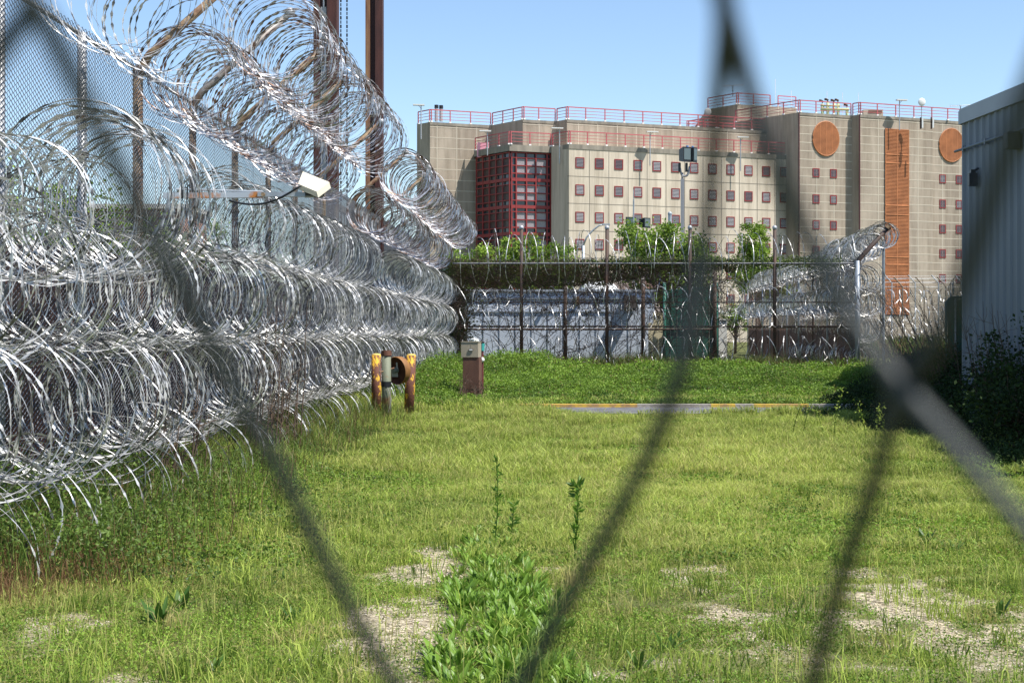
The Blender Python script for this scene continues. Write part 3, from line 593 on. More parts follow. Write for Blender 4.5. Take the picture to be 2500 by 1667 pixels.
mb = MB(); mb.box((-5.995, 11.8, 1.15), (-5.98, 14.2, 1.32)); mb.box((-5.995, 11.8, .35), (-5.98, 14.2, .45)); mb.build('blue_stripe', mat('blue_stripe', (.02, .08, .42), .5), bx)
bb = thing('brick_building', 'low pinkish brick building seen through the left mesh', 'building', (-17, 62, 0))
brick = mat('brick', (.36, .20, .15), .85, col2=(.24, .14, .11), vscale=6)
MB().box((-20, 60, 0), (-15.6, 64, 6.6)).build('wall', brick, bb)
MB().box((-20.2, 59.7, 6.6), (-15.4, 64.3, 6.8)).build('parapet', mat('parapet', (.45, .42, .38), .8), bb)
for k in range(3):
    wn = MB(); wn.box((-19.4 + k*1.4, 59.95, 4.2), (-18.6 + k*1.4, 59.99, 6.2)); wn.build('window', mat('dull_glass', (.05, .06, .07), .2), bb)
lb_ = thing('brick_wall', 'low salmon coloured brick wall behind the mesh at the left', 'wall', (-9, 24, 0))
mb = MB(); mb.box((-12.5, 23.6, 0), (-7.6, 23.9, 2.1)); mb.build('wall', mat('salmon_brick', (.42, .19, .13), .85, col2=(.28, .13, .1), vscale=7), lb_)
mb = MB(); mb.box((-12.53, 23.55, 2.1), (-7.57, 23.95, 2.18)); mb.build('coping', conc, lb_)

# ================================================================== trees and shrubs
def tree(name, label, cat, base, h, blobs, nleaf, lsize, m, trunk_r=.09, group=None, nlimb=14, trunkh=.35):
    """blobs: (dx, dy, z, rx, ry, rz) crown volumes, filled with leaf clumps around the limb ends"""
    x, y, z0 = base; t = thing(name, label, cat, (x, y, z0), group)
    mb = MB(); mb.tube([(x, y, z0), (x + .05, y, z0 + h*trunkh), (x, y + .05, z0 + h*.8)], [trunk_r, trunk_r*.7, trunk_r*.2], 8)
    tw = MB(); C = []
    for k in range(nlimb * len(blobs)):
        bl = blobs[k % len(blobs)]; v = R.normal(0, 1, 3); v /= np.linalg.norm(v); v = v * R.uniform(.45, 1.0)
        e = np.array([x + bl[0] + v[0]*bl[3], y + bl[1] + v[1]*bl[4], z0 + bl[2] + v[2]*bl[5]]); s0 = np.array([x, y, z0 + h*R.uniform(.15, trunkh + .15)])
        mid = (s0 + e)/2 + R.normal(0, .08, 3); tw.tube([s0, mid, e], [trunk_r*.35, trunk_r*.2, .006], 5); C.append(e); C.append((mid + e)/2)
    tr_ = mb.build('trunk', twig_m, t, True); tw.build('limbs', twig_m, tr_)
    C = np.array(C); pts = []
    npc = max(4, nleaf // len(C))
    for c in C:
        s_ = R.uniform(.10, .24) * np.mean([b_[3] for b_ in blobs])*.9; pts.append(c + R.normal(0, 1, (npc, 3)) * s_ * np.array([1, 1, .8]))
    pts = np.vstack(pts); cl_ = np.repeat(R.uniform(.15, .75, len(C)), npc)
    pts[:, 2] = np.maximum(pts[:, 2], z0 + .05)
    mb = MB(); leaves(pts, lsize, .3, tint=np.clip(cl_ + R.normal(0, .2, len(pts)), 0, 1), mb=mb, asp=.62); mb.build('crown', m, t)
    return t
G = 'trees behind the overgrown fence'
tree('young_tree', 'bright green tree behind the fence between the twin floodlights and the tall lamp mast', 'tree', (at(1620, 800, 56)[0], 56, 0), 6.0, [(-.7, 0, 5.0, 1.2, .9, 1.2), (.5, 0, 4.8, 1.2, .9, 1.2), (0, 0, 3.6, 1.7, 1, 1.0), (1.4, 0, 4.3, .9, .7, 1.0)], 17000, .13, tree_m, group=G)
tree('young_tree', 'bright green tree behind the fence below the right end of the window rows', 'tree', (at(1855, 800, 90)[0], 90, 0), 8.3, [(-.2, 0, 7.0, 1.1, 1.1, 1.3), (.2, 0, 5.6, 1.6, 1.2, 1.5), (-.8, 0, 5.0, 1.3, 1.2, 1.2), (.7, 0, 4.4, 1.2, 1.2, 1.2)], 14000, .17, tree_m, group=G)
tree('young_tree', 'light green shrubby tree right beside the far end of the coils', 'tree', (at(1210, 800, 54)[0], 54, 0), 4.9, [(-1.0, 0, 4.0, .9, .8, .9), (0.3, 0, 4.0, 1.0, .8, 1.0), (1.2, 0, 4.1, .9, .8, .9)], 12000, .11, tree_m, group=G)
tree('young_tree', 'light green shrubby tree below the dark corner of the beige block', 'tree', (at(1330, 800, 54.5)[0], 54.5, 0), 4.8, [(-.6, 0, 4.2, .9, .8, .9), (.5, 0, 4.0, .8, .8, .8), (0, 0, 3.2, 1.2, .8, .8)], 10000, .11, tree_m, group=G)
tree('young_tree', 'low leafy tree between the rusty panels and the white cabinet, behind the mesh', 'tree', (at(1795, 800, 88)[0], 88, 0), 3.6, [(0, 0, 2.3, 1.0, .8, .8)], 2500, .12, tree_m, group=G)
GL = 'trees behind the left mesh'
for k, (px, Y, h, lab) in enumerate([(40, 24, 4.7, 'leafy tree behind the left mesh at the very left edge'), (190, 26, 4.6, 'leafy tree behind the left mesh above the nearest coils'), (330, 27, 4.3, 'leafy tree behind the left mesh next to the bent rusty arm'), (470, 40, 5.4, 'tree behind the left mesh in front of the pinkish brick building')]):
    x = (px - PX0)*Y/F; tree('leafy_tree', lab, 'tree', (x, Y, 0), h, [(0, 0, h*.72, .9, .9, h*.22), (-.4, 0, h*.5, 1.0, .9, h*.2), (.3, .3, h*.35, 1.0, .9, h*.2)], 5000, .11, tree_m, group=GL)
# shrubs in the shade by the metal building
GS = 'dark shrubs along the foot of the metal building'
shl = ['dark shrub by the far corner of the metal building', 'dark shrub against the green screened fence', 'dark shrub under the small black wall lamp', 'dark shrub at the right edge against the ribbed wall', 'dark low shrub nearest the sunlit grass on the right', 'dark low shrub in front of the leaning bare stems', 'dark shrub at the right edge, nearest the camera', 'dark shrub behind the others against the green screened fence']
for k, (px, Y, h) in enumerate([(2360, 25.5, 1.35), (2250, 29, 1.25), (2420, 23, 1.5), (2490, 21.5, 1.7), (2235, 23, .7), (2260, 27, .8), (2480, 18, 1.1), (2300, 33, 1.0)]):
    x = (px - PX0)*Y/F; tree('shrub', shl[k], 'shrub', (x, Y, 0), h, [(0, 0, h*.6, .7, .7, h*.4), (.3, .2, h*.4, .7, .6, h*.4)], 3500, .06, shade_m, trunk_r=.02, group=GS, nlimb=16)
def brambles(label, px0, px1, Y, n, hmin, hmax, lean, seed, name='bare_shrub'):
    rr = np.random.default_rng(seed); mb = MB(); xc = ((px0+px1)/2 - PX0)*Y/F
    for k in range(n):
        x = (rr.uniform(px0, px1) - PX0)*Y/F; y = Y + rr.uniform(-.8, .8); h = rr.uniform(hmin, hmax); ln = lean*rr.uniform(.3, 1.3)*h; t_ = np.linspace(0, 1, 7)
        P = np.stack([x + ln*t_**1.3 + rr.normal(0, .01, 7), y + .1*t_, h*t_], 1); mb.tube(P, np.linspace(.009, .003, 7), 4, cap=False)
        for b_ in range(7):
            s0 = P[rr.integers(2, 6)]; d_ = np.array([rr.normal(0, .18), rr.normal(0, .1), rr.uniform(.05, .3)]); mb.tube([s0, s0 + d_*.6, s0 + d_ + rr.normal(0, .03, 3)], [.004, .003, .002], 3, cap=False)
    return single(mb, name, twig_m, label, 'shrub', (xc, Y, 0))
brambles('bare leaning stems between the razor wired cage and the green screened fence', 2190, 2380, 27, 70, .9, 2.6, -.45, 1)
brambles('bare twigs standing up against the ribbed metal wall', 2380, 2480, 22.5, 16, 1.2, 2.2, -.15, 2)
brambles('thin bare twigs standing in front of the coils above the bright weeds', 620, 720, 17.0, 26, .7, 2.0, .05, 3)
brambles('thin dry stalks in front of the nearest bottom coils', 370, 470, 13.2, 14, .5, 1.2, .1, 4)
brambles('small leafless twigs at the foot of the brown pillar', 1120, 1180, 30.2, 12, .3, .6, .1, 5)
# ================================================================== overgrown fence across the yard
YC = 48.0
def X(px, Y): return (px - PX0)*Y/F
def Z(py, Y): return H + (PY0 - py)*Y/F
cf = thing('chain_link_fence', 'overgrown chain link fence across the far side of the yard', 'fence', (X(1600, YC), YC, 0))
pan = link_mesh(X(2090, YC) - X(1105, YC), Z(643, YC), .075, .075, .0048)
pv = pan.v[0]; pv += np.array([X(1105, YC), YC, 0]); pan.build('mesh_panel', mesh_dark, cf)
for px in (1273, 1482, 1685, 1892):
    mb = MB(); x = X(px, YC); zt = Z(558, YC); mb.tube([(x, YC + .06, 0), (x, YC + .06, zt)], .062, 10); p_ = mb.build('fence_post', darkpost, cf, True)
    mb = MB(); mb.sphere((x, YC + .06, zt + .03), .085, 10, 6); mb.build('post_cap', galv, p_, True)
for nm, py, r_ in (('top_rail', 643, .03), ('middle_rail', 738, .02), ('middle_rail', 797, .03)):
    mb = MB(); mb.tube([(X(1105, YC), YC + .03, Z(py, YC)), (X(2092, YC), YC + .03, Z(py, YC))], r_, 8); mb.build(nm, mat('dull_rail', (.16,.16,.17), .6, .3) if py == 643 else darkpost, cf)
inner = thing('inner_fence', 'second dark fence standing just behind the overgrown fence', 'fence', (X(1400, 50), 50, 0))
for px in (1112, 1380, 1570, 1745):
    mb = MB(); x = X(px, 50); mb.tube([(x, 50, 0), (x, 50, Z(655, 50))], .075 if px != 1112 else .16, 10); mb.build('fence_post', darkpost, inner, True)
mb = MB(); mb.tube([(X(1112, 50), 50, Z(804, 50)), (X(1745, 50), 50, Z(804, 50))], .035, 8); mb.build('middle_rail', darkpost, inner)
mb = MB(); mb.tube([(X(1112, 50), 50, Z(657, 50)), (X(1745, 50), 50, Z(657, 50))], .03, 8); mb.build('top_rail', darkpost, inner)
# razor wire on it: side-on springs (axis along x)
GC = 'razor wire rows on the overgrown fence'
xa = X(1125, YC); xb = X(2090, YC)
coil(rc, 'tall loose razor wire looping over the top rail of the overgrown fence', xa, xb, YC - .1, Z(632, YC), .82, .30, 40, razor_m, fine=False, group=GC, axis='x', loops_j=1.8, hw=(.009, .016), wild=.05)
coil(rc, 'upper row of razor wire loops on the overgrown fence, level with the trailer roof', xa, xb, YC - .25, Z(727, YC), .37, .30, 41, razor_m, fine=False, group=GC, axis='x', loops_j=2.2, hw=(.009, .016), wild=.06)
coil(rc, 'middle row of razor wire loops on the overgrown fence just above the double rail', xa, xb, YC - .22, Z(778, YC), .35, .29, 42, razor_m, fine=False, group=GC, axis='x', loops_j=2.2, hw=(.009, .016), wild=.06)
coil(rc, 'row of razor wire loops low on the overgrown fence below the double rail', xa, xb, YC - .25, Z(850, YC), .39, .29, 43, razor_m, fine=False, group=GC, axis='x', loops_j=2.2, hw=(.009, .016), wild=.06)
coil(rc, 'bottom row of razor wire spikes where the overgrown fence meets the weeds', xa, xb, YC - .3, Z(905, YC), .32, .36, 44, razor_m, fine=False, group=GC, axis='x', loops_j=2.2, hw=(.009, .016), wild=.06)
# vine mass
vm = MB()
n = 34000; x = R.uniform(X(1095, YC), X(1800, YC), n); zz = R.uniform(Z(712, YC), Z(632, YC), n)
edge = Z(700, YC) + .25*(fbm(x, x*0, 1.1, 91) - .5)*2 + np.clip((x - X(1480, YC))*.35, 0, .55)
k = (zz > edge) & (R.uniform(0, 1, n) < np.clip(.55 + .9*(fbm(x, zz, .5, 92) - .35), 0, 1) * np.clip(1.25 - (x - X(1450, YC))*.11, .25, 1)); x, zz = x[k], zz[k]
leaves(np.stack([x, YC + .35 + R.uniform(-.3, .3, len(x)), zz], 1), .085, -.1, tint=np.clip(fbm(x, zz, .35, 93)*1.1 - .1 + R.normal(0, .15, len(x)), 0, 1), dry=(R.uniform(0, 1, len(x)) < .3)*.9, mb=vm, asp=.65)
n = 5000; x = R.uniform(X(1480, YC), X(2060, YC), n); leaves(np.stack([x, YC + .3 + R.uniform(-.3, .3, n), Z(640, YC) + R.normal(0, .12, n)], 1), .08, 0, mb=vm, asp=.6)
vv = vm.build('vine', vine_m); tag(vv, 'dark leafy vine matted over the top of the overgrown fence', 'vine')
tw = MB()
for k in range(1500):
    x0 = R.uniform(X(1095, YC), X(1790, YC)); z0 = R.uniform(Z(760, YC), Z(640, YC)) if k % 3 else R.uniform(Z(880, YC), Z(650, YC)); 
    L = R.uniform(.3, 1.1); a_ = R.uniform(0, 2*pi); P = np.array([x0, YC + R.uniform(.05, .5), z0]); pts = [P]
    for s_ in range(4): a_ += R.normal(0, .5); P = P + np.array([cos(a_), R.normal(0, .1), sin(a_)])*L/4; pts.append(P)
    tw.tube(pts, .0075, 3, cap=False)
for k in range(60):
    x0 = R.uniform(X(1100, YC), X(1760, YC)); P = np.array([x0, YC + .1, .2]); pts = [P]; a_ = R.uniform(.6, 2.5)
    for s_ in range(7): a_ += R.normal(0, .25); P = P + np.array([cos(a_)*.5, 0, abs(sin(a_))*.5]); pts.append(P)
    tw.tube(pts, .010, 3, cap=False)
sv = tw.build('vine_stems', twig_m, vv)
ivy = MB(); n = 9000; x = X(1112, 49) + R.normal(0, .33, n); zz = R.uniform(.1, 3.9, n); leaves(np.stack([x, 49 + R.normal(0, .2, n), zz], 1), .08, -.2, tint=R.uniform(0, .7, n), mb=ivy, asp=.65)
tag(ivy.build('climbing_vine', vine_m, None, False, (X(1112, 49), 49, 0)), 'dark climbing vine wrapping the corner post beside the pillar', 'vine')
# dried grass and weeds behind and at the foot of the fence
bw = MB(); n = 30000; x = R.uniform(X(1130, 48), X(2100, 48), n); y = R.uniform(46.5, 52, n); hz = R.uniform(.15, 1.0, n)*(.3 + fbm(x, y, 1.2, 95))
blades(x, y, hz, .016, .6, tint=R.uniform(0, .8, n), dry=(R.uniform(0, 1, n) < .35)*.9, mb=bw)
tag(bw.build('fence_foot_weeds', dark_weed_m), 'tangled weeds along the foot of the overgrown fence', 'weeds', kind='stuff')

# blue grey trailer
tb = thing('office_trailer', 'long pale blue grey trailer behind the overgrown fence', 'trailer', (X(1370, 53), 53, 0))
tm = mat('trailer_blue_grey', (.58, .64, .74), .6, var=.2, vscale=1.2)
x0, x1 = X(1140, 53), X(1598, 53); zt = Z(712, 53)
MB().box((x0, 53, .35), (x1, 55.6, zt - .001)).build('wall', tm, tb)
mb = MB(); mb.box((x0 - .05, 52.92, zt), (x1 + .05, 55.7, zt + .08)); mb.build('roof', mat('trailer_roof', (.35, .38, .42), .6), tb)
mb = MB(); mb.box((x0, 52.95, Z(731, 53)), (x1, 52.998, Z(727, 53)));
for k in range(12): xx = x0 + .6*k; mb.box((xx, 52.975, .4), (xx + .02, 52.998, zt - .3))
mb.box((x0, 52.96, Z(762, 53)), (X(1500, 53) , 52.99, Z(760, 53))); mb.build('trim', mat('trailer_trim', (.22, .25, .29), .6), tb)
mb = MB(); mb.box((X(1522, 53), 52.3, Z(752, 53)), (X(1552, 53), 52.99, Z(722, 53))); mb.build('air_conditioner', mat('ac_dark', (.07, .06, .055), .7), tb)
mb = MB(); mb.box((X(1405, 53), 52.8, Z(742, 53)), (X(1414, 53), 52.99, Z(724, 53))); mb.build('wall_lamp', rustpost, tb)
mb = MB(); mb.sphere((X(1326, 53), 52.9, Z(756, 53)), .08, 10, 6); mb.build('round_lamp', black, tb)
mb = MB(); mb.box((x0 + .1, 53.3, 0), (x1 - .1, 55.4, .35)); mb.build('skirt', dark, tb)
# white tank top
wt = MB(); wt.sphere((X(1462, 70), 70, Z(712, 70)), 1.0, 24, 12, sc=(1.0, 1.0, .55)); wt.cyl((X(1462, 70), 70), 1.0, 0, Z(712, 70), 24)
single(wt, 'storage_tank', white, 'white rounded tank top rising behind the blue grey trailer', 'tank', (X(1462, 70), 70, 0), smooth=True)
lo = thing('low_building', 'low reddish and white building glimpsed behind the vines', 'building', (X(1540, 95), 95, 0))
MB().box((X(1470, 95), 95, 0), (X(1640, 95), 105, Z(672, 95))).build('wall', mat('reddish_wall', (.45, .22, .17), .8, col2=(.6, .5, .45), vscale=.6), lo)
MB().box((X(1468, 95), 94.9, Z(672, 95)), (X(1642, 95), 105.1, Z(667, 95))).build('roof', conc, lo)
# beige sign panel with black letters
bp_ = thing('beige_panel', 'beige upright panel with black letters between the trailer and the green slat fence', 'sign', (X(1600, 51.5), 51.5, 0))
MB().box((X(1583, 51.5), 51.5, 0), (X(1617.5, 51.5), 51.56, Z(788, 51.5))).build('board', mat('beige_board', (.68, .60, .40), .7, var=.15, vscale=3), bp_)
MB().box((X(1594, 51.5), 51.5, Z(788, 51.5) + .001), (X(1617.5, 51.5), 51.56, Z(763, 51.5))).build('upper_board', MATS['beige_board'], bp_)
def text(s, size, loc, m, parent, name='lettering', rot=(pi/2, 0, 0), ext=.004):
    cu = bpy.data.curves.new(name, 'FONT'); cu.body = s; cu.size = size; cu.extrude = ext; cu.align_x = 'CENTER'; ob0 = bpy.data.objects.new('tmp', cu); COL.objects.link(ob0)
    bpy.context.view_layer.update(); me = bpy.data.meshes.new_from_object(ob0.evaluated_get(bpy.context.evaluated_depsgraph_get())); bpy.data.objects.remove(ob0)
    ob_ = bpy.data.objects.new(name, me); COL.objects.link(ob_); me.materials.append(m); ob_.parent = parent; o_ = np.array(ORG[parent.name]); ob_.location = tuple(np.array(loc) - o_); ob_.rotation_euler = rot
    return ob_
tx = text('TOV', .17, (X(1606, 51.49), 51.49, Z(778, 51.49)), black, bp_)
tx.scale = (.85, 1.0, 1)
# green slat fence
gf = thing('green_slat_fence', 'dark green privacy slat fence panel behind the overgrown fence', 'fence', (X(1686, 51), 51, 0))
grn = mat('green_slats', (.02, .12, .085), .5, var=.4, vscale=3)
mb = MB()
gx_ = np.arange(X(1622, 51), X(1750, 51), .115)
for k, x in enumerate(gx_): mb.box((x, 51 + (k % 2)*.02, .05), (x + .112, 51.015 + (k % 2)*.02, Z(705 - (k/len(gx_))*16, 51) - .1*rk.random()))
mb.build('slats', grn, gf)
for px, ly in ((1748, 762), (1622, 720)):
    mb = MB(); x = X(px, 51); mb.tube([(x, 50.95, 0), (x, 50.95, Z(690, 51))], .055, 10); mb.build('fence_post', mat('green_post', (.03, .16, .12), .5), gf, True)
mb = MB(); mb.tube([(X(1622, 51), 50.96, Z(803, 51)), (X(1748, 51), 50.96, Z(803, 51))], .03, 8); mb.build('rail', darkpost, gf)
coil(rc, 'rough coil lying over the top of the green slat fence', X(1625, 51.2), X(1745, 51.2), 51.2, Z(690, 51.2), .30, .22, 50, razor_m, fine=False, group=GC, axis='x', loops_j=2, hw=(.010, .016))
# white cabinet
wc = thing('utility_cabinet', 'white upright cabinet right of the green slat fence', 'cabinet', (X(1762, 52), 52, 0))
MB().box((X(1750, 52), 52, 0), (X(1775, 52), 52.4, Z(782, 52))).build('body', mat('cabinet_white', (.78, .76, .70), .6, var=.12, vscale=3), wc)
mb = MB(); mb.box((X(1749, 52), 51.96, Z(782, 52)), (X(1776, 52), 52.44, Z(779, 52))); mb.build('lid', white, wc)
mb = MB()
for px in (1754, 1761, 1768): mb.box((X(px, 52), 51.985, Z(795, 52)), (X(px + 3, 52), 51.999, Z(786, 52)))
mb.build('vent_slots', mat('slot_grey', (.3, .3, .3), .6), wc)

# ---------------------------------------------------------------- razor wired cage running back from the corner post
cg = thing('cage_fence', 'razor wired fence running back from the blue grey corner post', 'fence', (X(2095, 48), 48, 0))
A = np.array([X(2093, 48), 48.1]); B = np.array([X(1826, 86), 86.0]); dv = B - A; Ln = np.linalg.norm(dv); dv = dv/Ln
cm = link_mesh(Ln, 3.8, .11, .11, .0045); v = cm.v[0]; cm.v[0] = np.stack([A[0] + dv[0]*v[:, 0] - dv[1]*v[:, 1], A[1] + dv[1]*v[:, 0] + dv[0]*v[:, 1], v[:, 2]], 1); cm.build('mesh_panel', mesh_dark, cg)
for k, px in enumerate((2093, 2020, 1985, 1950, 1922, 1900, 1880, 1862, 1846, 1826)):
    t_ = 0 if k == 0 else None
    # solve depth where the fence line meets this photo column
    s_ = np.linspace(0, Ln, 2000); xx = A[0] + dv[0]*s_; yy = A[1] + dv[1]*s_; q_ = np.argmin(abs(xx/yy*F + PX0 - px)); x, y = xx[q_], yy[q_]
    if k == 0: y -= .12
    mb = MB(); mb.tube([(x, y, 0), (x, y, 3.86)], .085 if k == 0 else .04, 12); mb.build('fence_post', mat('blue_grey_post', (.30, .34, .40), .5, .2, var=.3, vscale=4) if k == 0 else (darkpost if k % 3 == 2 else steel), cg, True)
for zz_ in (3.86, 1.62):
    mb = MB(); mb.tube([(A[0], A[1] - .1, zz_), (B[0], B[1], zz_)], .035, 8); mb.build('rail', darkpost, cg)
mb = MB(); x, y = A; e = at(2168, 556, 48.0); mb.tube([(x + .02, y - .1, 3.7), (x + .05, y - .1, 3.9), e], [.085, .085, .075], 10); am_ = mb.build('leaning_arm', darkpost, cg, True)
mb = MB(); d_ = (e - np.array([x, y - .1, 3.9])); d_ /= np.linalg.norm(d_); mb.tube([e - d_*.05, e + d_*.06], .10, 12); mb.build('arm_cap', rustpost, am_)
mb = MB(); mb.tube([(X(2157, 49), 49, 0), (X(2157, 49), 49, Z(590, 49))], .05, 10); single(mb, 'steel_post', steel, 'thin grey post right of the razor wired corner', 'post', (X(2157, 49), 49, 0))
mb = MB()
for k in range(int(Ln/.16)): mb.cbox((A[0] + dv[0]*(k*.16 + .1) + .06, A[1] + dv[1]*(k*.16 + .1), .8), (.006, .13, 1.6 - .1*rk.random()), -math.atan2(dv[0], dv[1]))
mb.build('slats', mat('rust_slats', (.14, .065, .045), .8, col2=(.06, .035, .03), vscale=2), cg)
GQ = 'razor wire coils on the fence running back from the corner post'
fxl = lambda off: (lambda y: A[0] + (y - A[1])*(dv[0]/dv[1]) + off)
for k, (off, z_, r_, lb) in enumerate([(.50, 4.35, .42, 'coil lying along the slanting top of the razor wired cage'), (.95, 4.72, .42, 'outermost coil at the tip of the leaning arm'), (.45, 3.30, .46, 'upper side coil right of the blue grey corner post'), (.5, 2.45, .46, 'middle side coil right of the blue grey corner post'), (.45, 1.55, .42, 'lower side coil right of the blue grey corner post, in shade'), (.3, .55, .42, 'lowest side coil right of the blue grey corner post'),(-.4, 2.6, .40, 'coil on the inner side of the cage behind the mesh'), (.1, 4.05, .36, 'coil resting on the top rail of the razor wired cage')]):
    end = 84 if k in (0, 6, 7) else (66 if k != 1 else 60)
    coil(rc, lb, 47.9 if k != 7 else 49, end, fxl(off), z_, r_, .12, 60 + k, razor_m, fine=False, group=GQ, loops_j=1.4, hw=(.014, .024))
coil(rc, 'bundle of razor wire behind the vines right of the green slat fence', 52.5, 58, X(1780, 54), Z(725, 54), .62, .3, 75, razor_m, fine=False, group=GQ, loops_j=2, hw=(.010, .017))
# ---------------------------------------------------------------- perimeter fences farther back on the right
def perim(label, Y, px0, px1, step, ytop, lean, m, ph=0):
    t = thing('perimeter_fence', label, 'fence', (X(2240, Y), Y, 0)); zt = Z(ytop, Y)
    mb = link_mesh(X(px1, Y) - X(px0, Y), zt, .16, .16, .007); mb.v[0] += np.array([X(px0, Y), Y, 0]); mb.build('mesh_panel', mesh_near, t)
    px = px0 + ph
    while px < px1:
        x = X(px, Y); mb = MB(); mb.tube([(x, Y - .05, 0), (x, Y - .05, zt), (x + lean*.55, Y - .05, zt + .62)], .045, 8); mb.build('fence_post', m, t); px += step
    mb = MB()
    for q_ in (.0, .25, .45): mb.tube([(X(px0, Y) + lean*q_, Y, zt + q_*1.2), (X(px1, Y) + lean*q_, Y, zt + q_*1.2)], .012, 4)
    mb.build('barbed_strands', galv, t); return t
perim('nearer of the two barbed perimeter fences far behind on the right', 92, 2110, 2420, 53, 700, -1, mat('post_brown', (.22, .17, .12), .7), 40)
perim('farther of the two barbed perimeter fences far behind on the right', 112, 2110, 2440, 57, 691, -1, galv, 10)
GP = 'long razor wire rows on the far perimeter'
for k, (Y, py, r_) in enumerate([(90, 724, .42), (90, 768, .5), (88, 799, .36), (86, 830, .34)]):
    coil(rc, ['upper long row of razor wire on the far perimeter at right', 'second long row of razor wire on the far perimeter at right', 'third long bright row of razor wire on the far perimeter at right', 'lowest long row of razor wire on the far perimeter at right'][k], X(2100, Y), X(2400, Y), Y, Z(py, Y), r_, .42, 80 + k, razor_m, fine=False, group=GP, axis='x', loops_j=1.5, hw=(.022, .034))
bk = MB(); n = 26000; x = R.uniform(X(2060, 84), X(2450, 84), n); y = R.uniform(70, 112, n); z_ = R.uniform(0, 1, n)**.8 * (.6 + 1.2*fbm(x, y, 3, 96))
blades(x, y, z_ + .1, .05, .5, tint=R.uniform(0, .6, n), dry=(R.uniform(0, 1, n) < .55)*.9, mb=bk)
tag(bk.build('far_grass', dark_weed_m), 'brownish grass around the far perimeter fences', 'grass', kind='stuff')
# green screened fence next to the metal building
gs = thing('green_screen_fence', 'green screened fence with razor wire on top beside the metal building', 'fence', (X(2325, 40), 40, 0))
gx0, gx1 = X(2310, 40), X(2420, 40)
mb = MB(); mb.box((gx0 + .05, 40.02, .05), (gx1, 40.05, Z(730, 40))); mb.build('screen', mat('green_screen', (.025, .12, .09), .7, var=.3, vscale=3), gs)
mb = MB(); mb.tube([(gx0, 40, 0), (gx0, 40, Z(738, 40)), (gx0 + .12, 40, Z(727, 40)), (gx1, 40, Z(722, 40))], .045, 8); mb.build('frame_tube', mat('dark_green_tube', (.04, .10, .10), .4), gs, True)
mb = MB(); mb.tube([(X(2332, 40), 39.98, 0), (X(2332, 40), 39.98, Z(726, 40))], .03, 8); mb.build('fence_post', galv, gs)
coil(rc, 'short razor wire coil on top of the green screened fence', gx0, gx1, 40.0, lambda x: Z(712, 40) + (x - gx0)*.55, .22, .13, 90, razor_m, fine=False, group=GP, axis='x', hw=(.010, .016))

# ================================================================== bollards, pipe, pillar, litter
ybm = mat('flaking_yellow_paint', (.62, .36, .03), .75, col2=(.12, .045, .03), vscale=9, vcon=(.52, .57), bump=.4, bscale=50, stretch=(1, 1, .55))
def bollard(label, px, pyt, pyb, Y, w_, lean=0.0):
    t = thing('bollard', label, 'bollard', (X(px, Y), Y, 0), 'yellow rusty bollards'); zt = Z(pyt, Y); r_ = w_*Y/F/2; x = X(px, Y)
    mb = MB(); mb.tube([(x - lean, Y, -.1), (x, Y, zt - .04)], r_, 20); mb.build('post', ybm, t, True)
    mb = MB(); mb.sphere((x, Y, zt - .04), r_*.97, 20, 8, sc=(1, 1, .35)); mb.build('cap', mat('yellow_concrete_cap', (.66, .47, .13), .85, var=.3, vscale=20), t, True)
bollard('left yellow and rust bollard, mostly hidden behind the steel pipe', 919, 861, 985, 25.4, 24)
bollard('right yellow and rust bollard, leaning a little, with more bare rust', 1004, 862, 985, 25.4, 24.5, .05)
sp_ = thing('steel_pipe_post', 'weathered grey green steel pipe with a rusty cap and a lamp hood on it', 'post', (X(943, 23.2), 23.2, 0)); Yp = 23.2; xp = X(943, Yp)
mb = MB(); mb.tube([(xp + .01, Yp, -.1), (xp, Yp, Z(866, Yp))], .076, 20); mb.build('pipe', mat('pipe_grey_green', (.16, .175, .125), .7, .2, col2=(.19, .10, .05), vscale=3.5, vcon=(.36, .5), bump=.2), sp_, True)
mb = MB(); mb.tube([(xp, Yp, Z(868, Yp)), (xp, Yp, Z(860, Yp))], .088, 20); mb.tube([(xp, Yp, Z(860, Yp)), (xp, Yp, Z(855.5, Yp))], .084, 20); mb.build('cap', mat('cap_rust', (.16, .07, .045), .8, var=.4, vscale=12), sp_)
mb = MB(); mb.tube([(xp, Yp, Z(944, Yp)), (xp, Yp, Z(931, Yp))], .084, 20); mb.build('black_band', black, sp_)
mb = MB(); t_ = np.linspace(0, 1, 14); mb.tube(np.stack([xp + .03 + .05*np.sin(t_*pi), Yp - .09 + 0*t_, Z(945, Yp) - t_*.42], 1), .004, 5); mb.tube(np.stack([xp - .075 - .03*np.sin(t_*pi), Yp - .03 + 0*t_, Z(875, Yp) - t_*.4], 1), .005, 5)
mb.build('wires', mat('wire_grey', (.35, .34, .33), .5), sp_)
# round rusty hood: short open drum facing the camera and a little to the left
hc = np.array([X(966, 23.35), 23.35, Z(905, 23.35)]); hr = 33.5*23.35/F
ax = np.array([.62, .78, .10]); ax /= np.linalg.norm(ax); hx = np.cross(ax, [0, 0, 1.0]); hx /= np.linalg.norm(hx); hy = np.cross(hx, ax)
def ring(c, rr): th = np.linspace(0, 2*pi, 41)[:-1]; return c + rr*(np.cos(th)[:, None]*hx + np.sin(th)[:, None]*hy)
mb = MB(); prof = [(0, hr), (.012, hr*1.03), (.12, hr*1.0), (.15, hr*.86), (.152, 0.002)]; inn = [(0, hr), (.012, hr*.96), (.10, hr*.93), (.13, hr*.8), (.135, .002)]
for pr, fl in ((prof, 0), (inn, 1)):
    V = np.vstack([ring(hc + ax*a_, r_) for a_, r_ in pr]); q_ = []
    for a_ in range(len(pr) - 1):
        for b_ in range(40): c0 = a_*40 + b_; c1 = a_*40 + (b_+1) % 40; q_.append((c0, c1, c1+40, c0+40))
    mb.add(V, q_, mi=fl)
